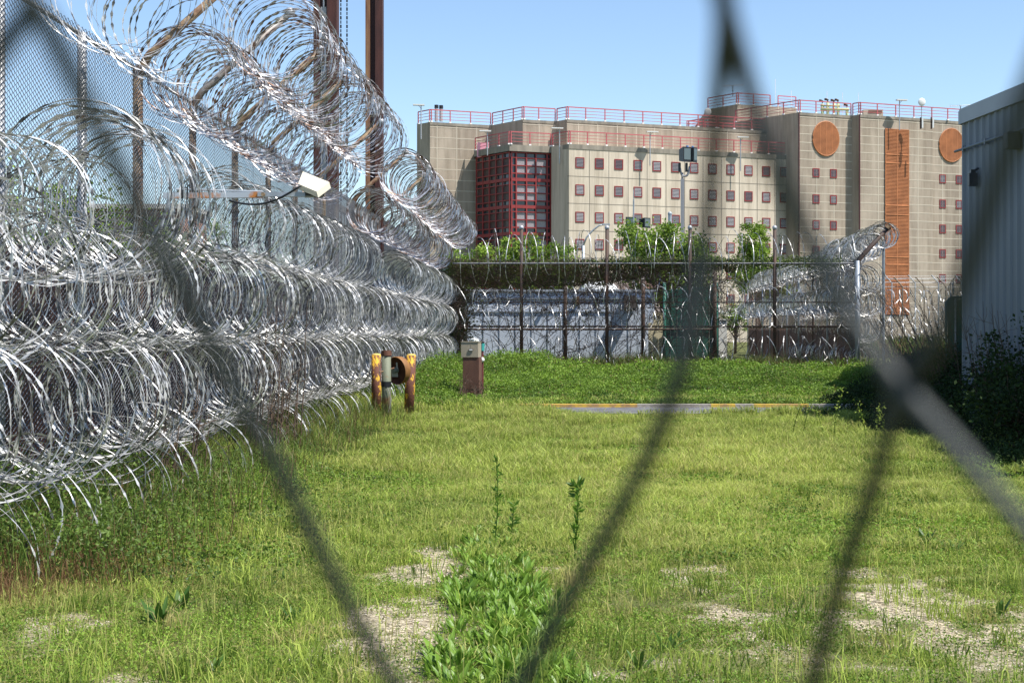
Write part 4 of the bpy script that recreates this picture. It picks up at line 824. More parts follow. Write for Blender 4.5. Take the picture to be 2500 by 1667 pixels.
mb.build('lamp_hood', [mat('hood_orange_rust', (.27, .125, .04), .7, var=.4, vscale=5), mat('hood_dark_rust', (.12, .05, .03), .8, var=.4, vscale=6)], sp_, True)
mb = MB(); mb.tube([np.array([xp - .10, Yp - .12, Z(908, Yp)]), hc - ax*.03 + np.array([.0, 0, .05])], .012, 8); mb.build('lever', rustpost, sp_)
mb = MB(); mb.tube([hc + ax*.02 + np.array([-.06, 0, 0]), hc + ax*.11 + np.array([-.06, 0, 0])], .05, 14); mb.build('socket', mat('socket_grey', (.22, .25, .22), .6, var=.3), sp_)
mb = MB(); mb.obox(hc + ax*.06 - hx*.02 - hy*.11, hx*(-.14), hy*.07, ax*.004); mb.obox(hc + ax*.05 + hx*(-.0) + hy*.02, hx*(-.03) , hy*.11, ax*.003); mb.build('label_plate', mat('plate_grey', (.40, .43, .44), .6), sp_)
# pillar
Yq = 30.8; t = thing('pedestal_pillar', 'square pillar, rusty brown below with a tan metal box on top', 'pillar', (X(1150, Yq), Yq, 0))
rzq = -.14; cx_ = X(1151, Yq)
mb = MB(); mb.cbox((cx_ + .01, Yq + .18, (Z(872, Yq) - .2)/2), (.355, .34, Z(872, Yq) + .2), rzq); mb.build('post', mat('red_brown_rust', (.10, .045, .033), .7, col2=(.15, .075, .05), vscale=2.5, stretch=(2, 2, .6), bump=.15), t)
mb = MB(); mb.cbox((cx_ - .015, Yq + .18, (Z(872, Yq) + Z(835, Yq))/2), (.375, .36, Z(835, Yq) - Z(872, Yq)), rzq); mb.build('box_head', mat('tan_box', (.36, .31, .235), .6, var=.12, vscale=3), t)
mb = MB(); mb.cbox((cx_ - .015, Yq + .18, Z(835, Yq) + .004), (.395, .38, .012), rzq); mb.cbox((cx_ - .01, Yq + .0, Z(849, Yq)), (.008, .012, .20), rzq); mb.build('box_lid', mat('tan_box_edge', (.33, .28, .21), .6), t)
mb = MB(); mb.cbox((cx_ - .012, Yq - .014, Z(854, Yq)), (.1, .012, .04), rzq); p_ = mb.build('card_slot', mat('slot_dark', (.10, .08, .07), .6), t)
mb = MB(); mb.cbox((cx_ - .012, Yq - .022, Z(854, Yq)), (.07, .006, .026), rzq); mb.build('white_label', white, p_)
ht = thing('standpipe', 'small dark and teal standpipe wrapped with tape just right of the pillar', 'pipe', (X(1176, 32), 32, 0)); x = X(1177, 32)
MB().tube([(x, 32, .2), (x, 32, Z(855, 32))], .035, 10).build('pipe', mat('maroon', (.12, .03, .03), .6), ht)
MB().tube([(x, 32, Z(856, 32)), (x + .01, 32, Z(838, 32))], .05, 10).build('teal_tape', mat('teal_tape', (.05, .35, .32), .5), ht)
MB().sphere((x, 32, Z(836, 32)), .055, 10, 6).build('handle', black, ht)
MB().sphere((x, 31.95, Z(878, 32)), .06, 10, 6).build('white_base', white, ht)
def litter(label, px, py, Y, s_, seed, nm='plastic_bag'):
    rr = np.random.default_rng(seed); mb = MB(); c0 = np.array([X(px, Y), Y, Z(py, Y)]); nu, nv = 14, 9; th = np.linspace(.05, pi - .05, nv); ph = np.arange(nu)*2*pi/nu
    r_ = 1 + rr.normal(0, .22, (nv, nu)); V = np.stack([np.outer(np.sin(th), np.cos(ph))*r_*1.3, np.outer(np.sin(th), np.sin(ph))*r_, np.outer(np.cos(th), np.ones(nu))*r_*.6], -1).reshape(-1, 3)*s_ + c0
    i = np.arange(nv - 1)[:, None]*nu; j = np.arange(nu)[None]; j2 = (j + 1) % nu; mb.add(V, np.stack([i + j, i + nu + j, i + nu + j2, i + j2], -1).reshape(-1, 4)); single(mb, nm, white, label, 'litter', tuple(c0))
litter('crumpled white plastic cup on the weeds behind the kerb', 1694, 981, 28.9, .085, 1)
litter('scrap of white paper on the road against the kerb', 1551, 1008, 27.2, .07, 2, 'paper_scrap')
litter('white plastic bag caught in the weeds behind the pillar', 1160, 830, 34.5, .07, 3)

# ================================================================== ribbed metal building on the right
mbd = thing('metal_building', 'tall blue grey metal building with ribbed walls at the right', 'building', (7.2, 25, 0))
c0 = np.array([X(2351, 25), 25.0]); wd = np.array([.0836, -1.0]); wd /= np.linalg.norm(wd); wn = np.array([wd[1], -wd[0]])   # wn points to -x side
if wn[0] > 0: wn = -wn
def wpt(s_, o_, z_): p_ = c0 + wd*s_ + wn*o_; return (p_[0], p_[1], z_)
ribm = mat('ribbed_blue_grey_paint', (.18, .205, .235), .55, .1, var=.12, vscale=1.5, stretch=(1, 1, .3)); topz = Z(303, 25); Lb = 19.5
V = []; s_ = 0; prof = [(0, 0), (.03, .035), (.07, .035), (.10, 0), (.19, 0), (.195, .008), (.215, .008), (.22, 0)]
pr = []; 
while s_ < Lb: pr += [(s_ + a_*1.3, b_) for a_, b_ in prof]; s_ += .29
for a_, b_ in pr: V += [wpt(a_, b_, .0), wpt(a_, b_, topz)]
mb = MB(); mb.add(V, [(2*k, 2*k + 2, 2*k + 3, 2*k + 1) for k in range(len(pr) - 1)])
e_ = c0 + wd*Lb; mb.prism([tuple(c0 - wn*.01), tuple(e_ - wn*.01), (e_[0] + 9, e_[1] + .7), (c0[0] + 9, c0[1] + .7)], 0, topz + .01); mb.build('wall', ribm, mbd)
ax_ = MB(); ax_.prism([(7.62, 25.75), (8.95, 30.2), (16, 30.2), (16, 25.75)], 0, 4.9); ax_.prism([(8.97, 30.25), (15.1, 51.0), (22, 51.0), (16, 30.25)], 0, 6.0); ax_.build('unseen_shade_annex', ribm, mbd)  # unseen annex, added to cast shade past the building's far corner
fm = MB(); zt = Z(272, 25)
for k in range(7): a_ = k*2.8 - .04; fm.obox(wpt(a_, -.02, topz - .01), np.array([*(wd*2.79), 0]), np.array([*(wn*.09), 0]), (0, 0, zt - topz + .01))
fm.obox((c0[0] - .06, 24.98, topz - .01), (9, .7, 0), (0, .08, 0), (0, 0, zt - topz + .01)); fm.build('fascia', mat('fascia_grey', (.33, .35, .38), .5, var=.1, vscale=1), mbd)
rf = MB(); rf.prism([tuple(c0 + wn*.07), tuple(e_ + wn*.07), (e_[0] + 9, e_[1] + .7), (c0[0] + 9, c0[1] + .7)], zt, zt + .03); rf.build('roof', MATS['fascia_grey'], mbd)
mb = MB(); mb.tube([wpt(-.15, .09, Z(368, 25)), wpt(8, .09, Z(368, 25) - .02)], .022, 8)
for k in range(8): mb.cbox(wpt(.25 + k*1.0, .08, Z(368, 25)), (.06, .06, .09))
mb.build('conduit', mat('conduit_dark', (.16, .18, .20), .5, .3), mbd)
wl = MB(); c_ = wpt(.75, .12, Z(440, 24.3)); wl.cbox(c_, (.14, .12, .22), 0); wl.cbox((c_[0], c_[1], c_[2] + .14), (.08, .10, .06)); wl.tube([(c_[0], c_[1], c_[2] + .13), (c_[0] + .1, c_[1], c_[2] + .2)], .02, 8); wl.build('wall_lamp', black, mbd)
wl = MB(); c_ = wpt(2.45, .14, Z(345, 22.6)); wl.cbox(c_, (.2, .22, .26)); wl.build('junction_box', mat('jbox', (.05, .05, .055), .5), mbd)
# ================================================================== the prison
U = np.array([2.52, 1.0]); U /= np.linalg.norm(U)
pr_ = thing('prison_building', 'large tan concrete prison block with red railings and small barred windows', 'building', (1.69, 150, 0))
class Face:
    def __init__(s, P, u=None, Q=None):
        s.P = np.array(P, float); s.u = np.array(u if u is not None else (np.array(Q) - s.P), float); s.L = np.linalg.norm(s.u) if Q is not None else None; s.u = s.u/np.linalg.norm(s.u); s.n = np.array([s.u[1], -s.u[0]])
    def a(s, px):      # distance along the face that shows at this photo column
        r_ = (px - PX0)/F; return (r_*s.P[1] - s.P[0])/(s.u[0] - r_*s.u[1])
    def z(s, px, py): Y = s.P[1] + s.u[1]*s.a(px); return H + (PY0 - py)*Y/F
    def box(s, mb, a0, a1, z0, z1, o0, o1, mi=0):
        p = s.P + s.u*a0 + s.n*o0; return mb.obox((p[0], p[1], z0), np.array([*(s.u*(a1 - a0)), 0]), np.array([*(s.n*(o1 - o0)), 0]), (0, 0, z1 - z0), mi)
    def pt(s, a_, o_, z_): p = s.P + s.u*a_ + s.n*o_; return (p[0], p[1], z_)
beige = mat('smooth_concrete', (.63, .545, .435), .85, col2=(.53, .455, .36), vscale=.55, stretch=(1, 1, .28), vcon=(.35, .65), bump=.1, bscale=6, streak=.28)
aggr = mat('exposed_aggregate', (.42, .35, .275), .9, col2=(.31, .255, .20), vscale=.35, stretch=(1, 1, .5), bump=.4, bscale=9, streak=.3)
joint = mat('pale_joint', (.50, .44, .35), .85)
djoint = mat('dark_joint', (.17, .15, .125), .9)
cap = mat('stained_coping', (.30, .265, .215), .9, col2=(.17, .15, .125), vscale=1.2, stretch=(1, 1, .15))
glass_d = mat('dark_glazing', (.03, .035, .045), .15, spec=.6)
slat_w = mat('white_slats', (.42, .38, .40), .5)
orange = mat('orange_louvre', (.50, .19, .075), .6, var=.3, vscale=1)
orange_d = mat('orange_louvre_recess', (.16, .05, .025), .7)
ZL, ZU, ZT, ZP = 20.97, 24.0, 25.56, 28.3
L0, L1, M0, M1, N0, N1 = (-15.0, 156.7), (-13.4, 154.9), (-6.84, 157.5), (-3.26, 153.0), (.31, 154.4), (1.5, 153.0)
T0, T1, T1e, T2, T2e = (20.0, 167.4), (27.4, 158.2), (33.8, 160.74), (34.5, 159.87), (43.7, 163.52)
NE = (25.5, 162.52)
B0, B1, B2, C1, CE = (-8.65, 155.6), (-4.59, 150.3), (-.18, 152.05), (1.69, 150.0), (26.25, 159.75)
def wallpart(plan, z0, z1, m): mb = MB(); mb.prism(plan, z0, z1); return mb.build('wall', m, pr_)
wallpart([L0, L1, M0, M1, N0, N1, NE, (25.5, 200), (-15, 200)], 0, ZU, aggr)
wallpart([C1, CE, (26.25, 166), (-.17, 158), (-.17, 152.02)], 0, ZL, beige)
wallpart([T0, T1, T1e, T2, T2e, (43.75, 163.85), (54, 167.9), (54, 205), (20, 205)], 0, ZT, aggr)
bayw = MB(); bayw.prism([(B0[0] + .4, B0[1] + .3), (B1[0] + .1, B1[1] + .55), (B2[0] - .1, B2[1] + .5), (-.3, 158), (-8, 158)], 0, ZL - .7); bw_ = bayw.build('stair_bay', glass_d, pr_)
sl_ = MB(); sl_.prism([B0, B1, B2, (-.18, 157), (-8.6, 157)], ZL - .68, ZL); sl_.build('bay_roof_slab', cap, pr_)
# upper penthouse
fP = Face((22.05, 170.0), U); aP = fP.a(1945)
Pe = fP.P + fP.u*aP; Pl = (22.05 - 3.2, 170 + 4.0)
wallpart([Pl, (22.05, 170), tuple(Pe), (Pe[0], 190), (Pl[0], 190)], ZU - 1, ZP, aggr)
# ---- main facade: dark joints and windows
fC = Face(C1, U); jm = MB(); aE = np.dot(np.array(CE) - np.array(C1), fC.u)
for k in range(12): a_ = 2.35 + 2.257*k; fC.box(jm, a_ - .03, a_ + .03, 0, ZL - .55, 0, .012) if a_ < aE else None
for k in range(8): z_ = 17.6 - 2.87*k; fC.box(jm, 0, aE, z_ - .03, z_ + .03, 0, .010) if z_ > 0 else None
fCs = Face((-.18, 152.25), Q=C1)
for k in range(8): z_ = 17.6 - 2.87*k; fCs.box(jm, 0.05, fCs.L - .0, z_ - .03, z_ + .03, 0, .012) if z_ > 0 else None
jm.build('panel_joints', djoint, pr_)
cm_ = MB(); fC.box(cm_, -.03, aE, ZL - .5, ZL + .002, 0, .05); fCs.box(cm_, 0, fCs.L, ZL - .5, ZL + .001, 0, .05); cm_.build('coping', cap, pr_)
wins = []
def window(f, ac, zc, w_, h_, seed, nsl=6, bright=.5):
    fr = MB(); t_ = .10
    f.box(fr, ac - w_/2, ac + w_/2, zc + h_/2 - t_, zc + h_/2, 0, .06); f.box(fr, ac - w_/2, ac + w_/2, zc - h_/2, zc - h_/2 + t_, 0, .06)
    f.box(fr, ac - w_/2, ac - w_/2 + t_, zc - h_/2 + t_, zc + h_/2 - t_, 0, .06); f.box(fr, ac + w_/2 - t_, ac + w_/2, zc - h_/2 + t_, zc + h_/2 - t_, 0, .06)
    wi = fr.build('window', red, pr_); gl = MB(); f.box(gl, ac - w_/2 + t_, ac + w_/2 - t_, zc - h_/2 + t_, zc + h_/2 - t_, 0.002, .012); gl.build('glass', glass_d, wi)
    sl = MB(); ih = h_ - 2*t_ - .04
    for k in range(nsl): z_ = zc - ih/2 + ih*(k + .5)/nsl; f.box(sl, ac - w_/2 + t_ + .01, ac + w_/2 - t_ - .01, z_ - ih/nsl*.24, z_ + ih/nsl*.24, .02, .045, 0)
    sl.build('louvre', [slat_w, slat_p, slat_r][seed], wi)
slat_p = mat('reddish_grey_slats', (.16, .10, .115), .6); slat_r = mat('mid_grey_slats', (.26, .23, .25), .6)
slat_shade = mat('shaded_face_slats', (.10, .055, .05), .5)  # slat colour darkened for the shade on the bay's left face
rw = random.Random(5)
wz = [19.05, 16.18, 13.30, 10.43, 7.56, 4.69]
for r_ in range(6):
    for k in range(12): window(fC, 1.27 + 2.257*k - .03, wz[r_] - .0, 1.02, 1.12, rw.choice([0, 0, 1, 2, 2]))
# ---- red stair bay
def bay(f, L, cols, panes, slat_m):
    fr = MB(); wh = MB(); zt = ZL - .72
    for a_ in cols: f.box(fr, a_ - .07, a_ + .07, 0, zt, .10, .22)
    z_ = zt
    f.box(fr, 0, L, zt - .12, zt, .08, .2)
    while z_ > 1:
        for dz, th in ((.55, .10), (1.38, .10), (2.20, .12), (2.75, .34)): f.box(fr, 0, L, z_ - dz - th, z_ - dz, .085, .205)
        for a0, a1 in panes:
            for top, bot in ((.70, 1.36), (1.5, 2.18)):
                n_ = 6
                for q_ in range(n_): zz = z_ - top - (bot - top)*(q_ + .5)/n_; f.box(wh, a0 + .09, a1 - .09, zz - .035, zz + .035, .03, .07)
        z_ -= 2.87
    a_ = fr.build('red_frame', red, bw_); wh.build('slats', slat_m, bw_)
fB = Face((B1[0] + .1, B1[1] + .55), Q=(B2[0] - .1, B2[1] + .5)); fBs = Face((B0[0] + .4, B0[1] + .3), Q=(B1[0] + .1, B1[1] + .55))
cB = [min(max(fB.a(p), .05), fB.L - .05) for p in (1246, 1259, 1284, 1307, 1334, 1344)]
bay(fB, fB.L, cB, [(cB[1], cB[2]), (cB[2], cB[3]), (cB[3], cB[4])], slat_w)
cS = [fBs.L*k/5 for k in range(6)]; bay(fBs, fBs.L, cS, [(cS[k], cS[k+1]) for k in range(5)], slat_shade)
# ---- pale joints of the aggregate walls
jp = MB()
def joints(f, L, a_list, z1, z0=0, dz=.94, off=.35, alt=True):
    z_ = z1 - off
    f.box(jp, 0, L, z1 - .55, z1 - .47, 0, .02)
    z_ = z1 - .5 - dz
    while z_ > z0: f.box(jp, 0, L, z_ - .045, z_ + .045, 0, .012); z_ -= dz
    for a_ in a_list: f.box(jp, a_ - .045, a_ + .045, z0, z1 - .05, 0, .016)
def fq(P, Q): return Face(P, Q=Q)
fL = fq(L1, M0); joints(fL, fL.L, [fL.a(p) for p in (1067, 1115, 1164)], ZU, 8, dz=1.15)
fM = fq(M1, N0); joints(fM, fM.L, [fM.a(1316)], ZU, ZL, dz=3)
fN = fq(N1, NE); joints(fN, fN.L, [fN.a(p) for p in (1412, 1459, 1507, 1553, 1598, 1643, 1689, 1732, 1776)], ZU, ZL, dz=3)
fT = fq(T1, T1e); joints(fT, fT.L, [fT.a(1994), fT.a(2036)], ZT, 0)
fT2 = fq(T2, T2e); joints(fT2, fT2.L, [fT2.a(2144), fT2.a(2241)], ZT, 0)
fT3 = fq((43.75, 163.85), (54, 167.9)); joints(fT3, fT3.L, [fT3.a(2301), fT3.a(2343)], ZT, 0)
joints(fP, aP, [fP.a(1850), fP.a(1900)], ZP, ZU)
jp.build('pale_joints', joint, pr_)
cp_ = MB()
for f_, z_ in ((fL, ZU), (fM, ZU), (fN, ZU), (fT, ZT), (fT2, ZT), (fT3, ZT)): f_.box(cp_, -.0, f_.L, z_ - .32, z_ + .003, .003, .045)
cp_.build('coping', cap, pr_)
# dark strips standing in for the step shadows at the tower corners
ds = MB()
for P in (T1, T2): ds.tube([(P[0] - .02, P[1] - .08, 0), (P[0] - .02, P[1] - .08, ZT)], .08, 6)
ds.build('step_shade_strip', mat('step_shade_dark_red', (.10, .03, .035), .5), pr_)
# tower windows
for f_, pxs, pys in ((fT, (1992, 2034.5), (422, 486, 549, 612, 675)), (fT3, (2301, 2341), (437, 498, 559, 619, 680))):
    for px in pxs:
        a_ = f_.a(px)
        for k, py in enumerate(pys): window(f_, a_, f_.z(pxs[0], py), .88, 1.0, rw.choice([1, 1, 2]), 5)
# round louvres
def roundlouvre(f, px, py, ra, rz):
    a0 = f.a(px); z0 = f.z(px, py); mb = MB(); N_ = 40; th = np.linspace(0, 2*pi, N_ + 1)[:-1]
    V = [f.pt(a0 + ra*cos(t_), .03, z0 + rz*sin(t_)) for t_ in th] + [f.pt(a0, .03, z0)]
    mb.add(V, None, [(k, (k+1) % N_, N_) for k in range(N_)]); base = mb.build('round_louvre', orange_d, pr_)
    mb = MB()
    for t_ in np.linspace(-.96, .96, 30): hw_ = ra*math.sqrt(1 - t_*t_); f.box(mb, a0 - hw_, a0 + hw_, z0 + t_*rz - .045, z0 + t_*rz + .035, .05, .13)
    for da in (-ra*.45, 0, ra*.45): hh = rz*math.sqrt(1 - (da/ra)**2); f.box(mb, a0 + da - .03, a0 + da + .03, z0 - hh, z0 + hh, .055, .145)
    rr_ = [f.pt(a0 + (ra + .02)*cos(t_), .08, z0 + (rz + .02)*sin(t_)) for t_ in np.linspace(0, 2*pi, 49)]; mb.tube(rr_, .07, 6); mb.build('louvre_blades', orange, base)
roundlouvre(fT, 2015.5, 339, 1.68, 1.9); roundlouvre(fT3, 2322, 355, 1.68, 1.9)
# tall orange louvre strip
oa0, oa1 = fT2.a(2160), fT2.a(2218); zt_ = fT2.z(2190, 316); mb = MB(); fT2.box(mb, oa0, oa1, 3, zt_, .002, .03); base = mb.build('louvre_strip', orange_d, pr_)
mb = MB(); z_ = zt_
while z_ > 3.2: fT2.box(mb, oa0 + .03, oa1 - .03, z_ - .09, z_, .05, .12); z_ -= .155
for a_ in (oa0, (oa0 + oa1)/2 - .04, oa1 - .09): fT2.box(mb, a_, a_ + .09, 3, zt_, .055, .14)
for py in (378, 399, 502, 524, 627, 646): z_ = fT2.z(2190, py); fT2.box(mb, oa0, oa1, z_ - .08, z_ + .08, .06, .16)
mb.build('louvre_blades', orange, base)
# ---- railings
def railing(P, Q, z0, h=1.38, step=2.26, label=None):
    f = Face(P, Q=Q); n_ = max(1, round(f.L/step)); mb = MB(); f.P = f.P - f.n*.18
    for fr_, t_ in ((1.0, .055), (.74, .022), (.5, .022), (.26, .022)): f.box(mb, 0, f.L, z0 + h*fr_ - t_, z0 + h*fr_ + t_, -.03, .03)
    ra = mb.build('railing', railred, pr_)
    for k in range(n_ + 1): a_ = f.L*k/n_; p_ = MB(); f.box(p_, a_ - .05, a_ + .05, z0 + .1, z0 + h, -.045, .045); f.box(p_, a_ - .12, a_ + .12, z0, z0 + .14, -.1, .1, mi=1); p_.build('rail_post', [railred, white], ra)
for P, Q, z_ in ((L0, L1, ZU), (L1, M0, ZU), (M0, M1, ZU), (M1, N0, ZU), (N0, N1, ZU), (N1, tuple(np.array(N1) + U*fN.a(1880)), ZU), (B0, B1, ZL), (B1, B2, ZL), (B2, C1, ZL), (C1, CE, ZL), ((21.2, 166), T1, ZT), (T1, T1e, ZT), (T1e, T2, ZT), (T2, T2e, ZT), (T2e, (54, 167.6), ZT), (Pl, (22.05, 170), ZP), ((22.05, 170), tuple(np.array((22.05, 170)) + fP.u*4.6), ZP), (tuple(np.array((22.05, 170)) + fP.u*5.7), tuple(Pe), ZP), ((15.5, 163.5), (18.5, 160.2), ZU), ((15.5, 163.5), (22, 166), ZU)):
    railing(P, Q, z_)
pk = MB(); f_ = fL; pk.cbox((X(1180, 155.8), 155.0, ZL + .0), (1.3, .15, 1.6)); pk.build('pink_roof_hatch', mat('pink_paint', (.70, .32, .40), .6), pr_)
# ---- roof equipment, each a thing of its own
def rooflight(label, px, pyt, pyb, Y, side=1, size=1.25):
    x = X(px, Y); zt = Z(pyt, Y); t = thing('roof_light', label, 'lamp', (x, Y, Z(pyb, Y)), 'flat lamps on masts along the prison roof')
    MB().tube([(x, Y, Z(pyb, Y)), (x, Y, zt)], .06, 8).build('mast', galv, t)
    mb = MB(); mb.cbox((x - side*.25, Y, zt + .06), (size, .5, .12), .15); mb.build('lamp_head', mat('lamp_white', (.66, .66, .64), .5), t)
    mb = MB(); mb.tube([(x, Y, zt - .3), (x - side*.3, Y, zt)], .03, 6); mb.build('strut', galv, t)
rooflight('flat lamp on a mast at the far left roof corner of the prison', 1028, 258, 340, 154.3)
rooflight('flat lamp on a mast in front of the pink hatch above the red stair bay', 1190, 322, 380, 152.4)
rooflight('flat lamp on a mast above the dark corner between stair bay and beige wall', 1366, 315, 400, 150.6)
rooflight('flat lamp on a mast near the middle of the lower red railing', 1587, 324, 405, 152.5, -1)
rooflight('flat lamp on a mast near the right end of the lower red railing', 1808, 337, 418, 156.6, -1)
rooflight('flat lamp on a mast above the tall orange louvre strip', 2196, 246, 318, 160.6, -1)
def stack(label, px, pyt, pyb, Y):
    x = X(px, Y); t = thing('exhaust_stack', label, 'vent', (x, Y, Z(pyb, Y)), 'steel exhaust stacks')
    MB().tube([(x, Y, Z(pyb, Y)), (x, Y, Z(pyt, Y))], .2, 12).build('pipe', galv, t)
    mb = MB(); mb.tube([(x, Y, Z(pyt + 6, Y)), (x, Y, Z(pyt, Y) + .1)], .23, 12); mb.build('cap', black, t)
stack('left one of the two steel stacks on the left prison roof', 1065.5, 259, 297, 158); stack('right one of the two steel stacks on the left prison roof', 1077, 260, 297, 158.2)
def dish(label, px, py, Y, pyb, dk):
    c = at(px, py, Y); t = thing('satellite_dish', label, 'dish', (c[0], Y, Z(pyb, Y))); mb = MB(); mb.sphere(c + np.array([0, -.1, 0]), .42, 20, 10, sc=(1, .28, 1.1)); mb.build('reflector', white if not dk else mat('dish_grey', (.5, .5, .48), .6), t, True)
    MB().tube([(c[0], Y, Z(pyb, Y)), (c[0], Y, c[2])], .05, 8).build('mast', galv, t)
dish('round white satellite dish on the right prison roof', 2250, 250, 160.8, 315, 0); dish('round greyish satellite dish behind the blurred wire on the roof', 1728, 274, 166, 310, 1)
def yagi(label, px, py, Y, pyb, hw_):
    x = X(px, Y); z_ = Z(py, Y); t = thing('antenna', label, 'antenna', (x, Y, Z(pyb, Y))); MB().tube([(x, Y, Z(pyb, Y)), (x, Y, z_)], .045, 6).build('mast', darkpost, t)
    mb = MB(); mb.tube([(x - hw_, Y, z_ - .05), (x + hw_, Y, z_ + .12)], .03, 6)
    for k in range(10): xx = x - hw_ + 2*hw_*(k + .5)/10; mb.tube([(xx, Y - .3, z_), (xx, Y + .3, z_ + .1)], .015, 4); mb.tube([(xx, Y, z_ - .12), (xx, Y, z_ + .15)], .012, 4)
    mb.build('boom', galv, t)
yagi('horizontal antenna on the highest prison roof at the top of the stair tower', 1789, 210, 172, 235, 1.35); yagi('horizontal comb antenna beside the metal building corner', 2345, 259, 166, 300, 1.3)
for k, (px, t0, b0, lb) in enumerate([(1893, 194, 232, 'tall white whip antenna behind the penthouse railing'), (1932, 222, 240, 'short white whip antenna at the end of the penthouse railing'), (2019, 223, 255, 'white whip antenna above the green vent pipes'), (2057, 226, 262, 'white whip antenna right of the green vent pipes'), (2096, 227, 262, 'white whip antenna above the gap between the two towers')]):
    Y = 168; mb = MB(); mb.tube([(X(px, Y), Y, Z(b0 + 20, Y)), (X(px, Y), Y, Z(t0, Y))], .03, 5); single(mb, 'whip_antenna', white, lb, 'antenna', (X(px, Y), Y, Z(b0 + 20, Y)))
vp = thing('vent_pipes', 'cluster of pale green vent pipes with dark elbows on the tower roof', 'pipes', (X(2040, 166), 166, ZT)); gp = mat('pale_green_pipe', (.42, .48, .26), .6, var=.3, vscale=2)
for px, tp in ((2008, 246), (2021, 243), (2036, 245), (2046, 244), (2068, 256)):
    x = X(px, 166); MB().tube([(x, 166, ZT - .3), (x, 166, Z(tp + 8, 166))], .17, 10).build('pipe', gp, vp, True)
    mb = MB(); mb.tube([(x, 166, Z(tp + 8, 166)), (x, 166, Z(tp + 2, 166)), (x - .18, 166, Z(tp, 166)), (x - .38, 166, Z(tp, 166))], .14, 8); mb.build('elbow', darkpost, vp, True)
mb = MB(); mb.tube([(X(2003, 166), 165.9, Z(268, 166)), (X(2072, 166), 165.9, Z(268, 166))], .15, 8); mb.tube([(X(2003, 166), 165.9, Z(259, 166)), (X(2050, 166), 165.9, Z(259, 166))], .1, 8); mb.build('header_pipe', gp, vp, True)
ru = thing('roof_unit', 'low brown louvred roof unit behind the railing of the right tower', 'roof unit', (X(2132, 168), 168, ZT)); MB().box((X(2108, 168), 168, ZT - .2), (X(2156, 168), 170, Z(268, 168))).build('casing', mat('unit_tan', (.42, .36, .28), .7), ru)
mb = MB(); mb.box((X(2120, 168), 167.96, Z(277, 168)), (X(2153, 168), 167.99, Z(270, 168))); mb.build('louvre', mat('unit_brown', (.16, .08, .06), .7), ru)
for px, lb in ((2246, 'left one of the two small panel antennas below the white dish'), (2272, 'right one of the two small panel antennas, near the white box')):
    t = thing('panel_antenna', lb, 'antenna', (X(px, 161), 161, ZT)); MB().tube([(X(px, 161), 160.7, Z(316, 161)), (X(px, 161), 160.7, Z(288, 161))], .09, 8).build('mount', darkpost, t)
    MB().cbox((X(px + 4, 161), 160.6, Z(302, 161)), (.16, .12, 1.1)).build('panel', white, t)
# box sign shadow caster on left block: small grey floodlight on the stair bay edge
# ================================================================== lamp masts between fence and prison
def flood(parent, cx_, cy_, cz_, w_, h_, d_, rz, glassside):
    mb = MB(); ux = np.array([cos(rz), sin(rz), 0]); uy = np.array([-sin(rz), cos(rz), 0]); c = np.array([cx_, cy_, cz_])
    fa = [c + ux*a_*w_/2 - uy*d_/2 + np.array([0, 0, b_*h_/2]) for a_, b_ in ((-1, -1), (1, -1), (1, 1), (-1, 1))]; ba = [c + ux*a_*w_*.36 + uy*d_/2 + np.array([0, 0, b_*h_*.38]) for a_, b_ in ((-1, -1), (1, -1), (1, 1), (-1, 1))]
    mb.add(fa + ba, [(0, 1, 2, 3), (7, 6, 5, 4), (0, 4, 5, 1), (1, 5, 6, 2), (2, 6, 7, 3), (3, 7, 4, 0)]); b_ = mb.build('flood_lamp', black, parent)
    g_ = MB(); g_.obox(c - ux*w_*.4 - uy*(d_/2 + .012) - np.array([0, 0, h_*.34]), ux*w_*.8, uy*.01, (0, 0, h_*.74)); g_.build('lens', mat('lamp_glass', (.10, .13, .13), .15, spec=.5), b_)
Ym = 62.0; mt = thing('lamp_mast', 'tall grey square mast with two black floodlights in a cradle', 'lamp mast', (X(1666, Ym), Ym, 0)); xm = X(1666, Ym)
MB().cbox((xm, Ym, Z(437, Ym)/2), (.14, .14, Z(437, Ym))).build('mast', mat('mast_grey', (.26, .26, .27), .5, .2), mt)
mb = MB(); t_ = np.linspace(-1, 1, 13); mb.tube(np.stack([xm + .14 + t_*.24*.9 - .04, Ym + 0*t_, Z(430, Ym) + .42*t_**4], 1), .045, 8); mb.tube([(xm, Ym, Z(440, Ym)), (xm, Ym, Z(422, Ym))], .05, 8); mb.build('cradle', MATS['mast_grey'], mt, True)
flood(mt, X(1671, Ym), Ym - .05, Z(379, Ym), .42, .66, .42, .5, 1); flood(mt, X(1688, Ym), Ym + .05, Z(379, Ym), .34, .66, .40, 1.0, 1)
mb = MB(); mb.cyl((X(1678, Ym), Ym), .06, Z(361, Ym), Z(356, Ym), 10); mb.cyl((X(1691, Ym), Ym), .05, Z(361, Ym), Z(357, Ym), 10); mb.build('blue_cap', mat('blue_cap', (.12, .25, .5), .5), mt)
mb = MB(); mb.tube([(X(1659, Ym), Ym, Z(398, Ym)), (X(1659, Ym), Ym, Z(420, Ym))], .06, 8); mb.tube([(X(1676, Ym), Ym, Z(398, Ym)), (X(1676, Ym), Ym, Z(420, Ym))], .06, 8); mb.build('bracket', black, mt)
Yn = 64; fm2 = thing('lamp_mast', 'short mast carrying a pair of square black floodlights side by side', 'lamp mast', (X(1553, Yn), Yn, 0))
MB().tube([(X(1553, Yn), Yn, 0), (X(1553, Yn), Yn, Z(568, Yn))], .06, 8).build('mast', galv, fm2)
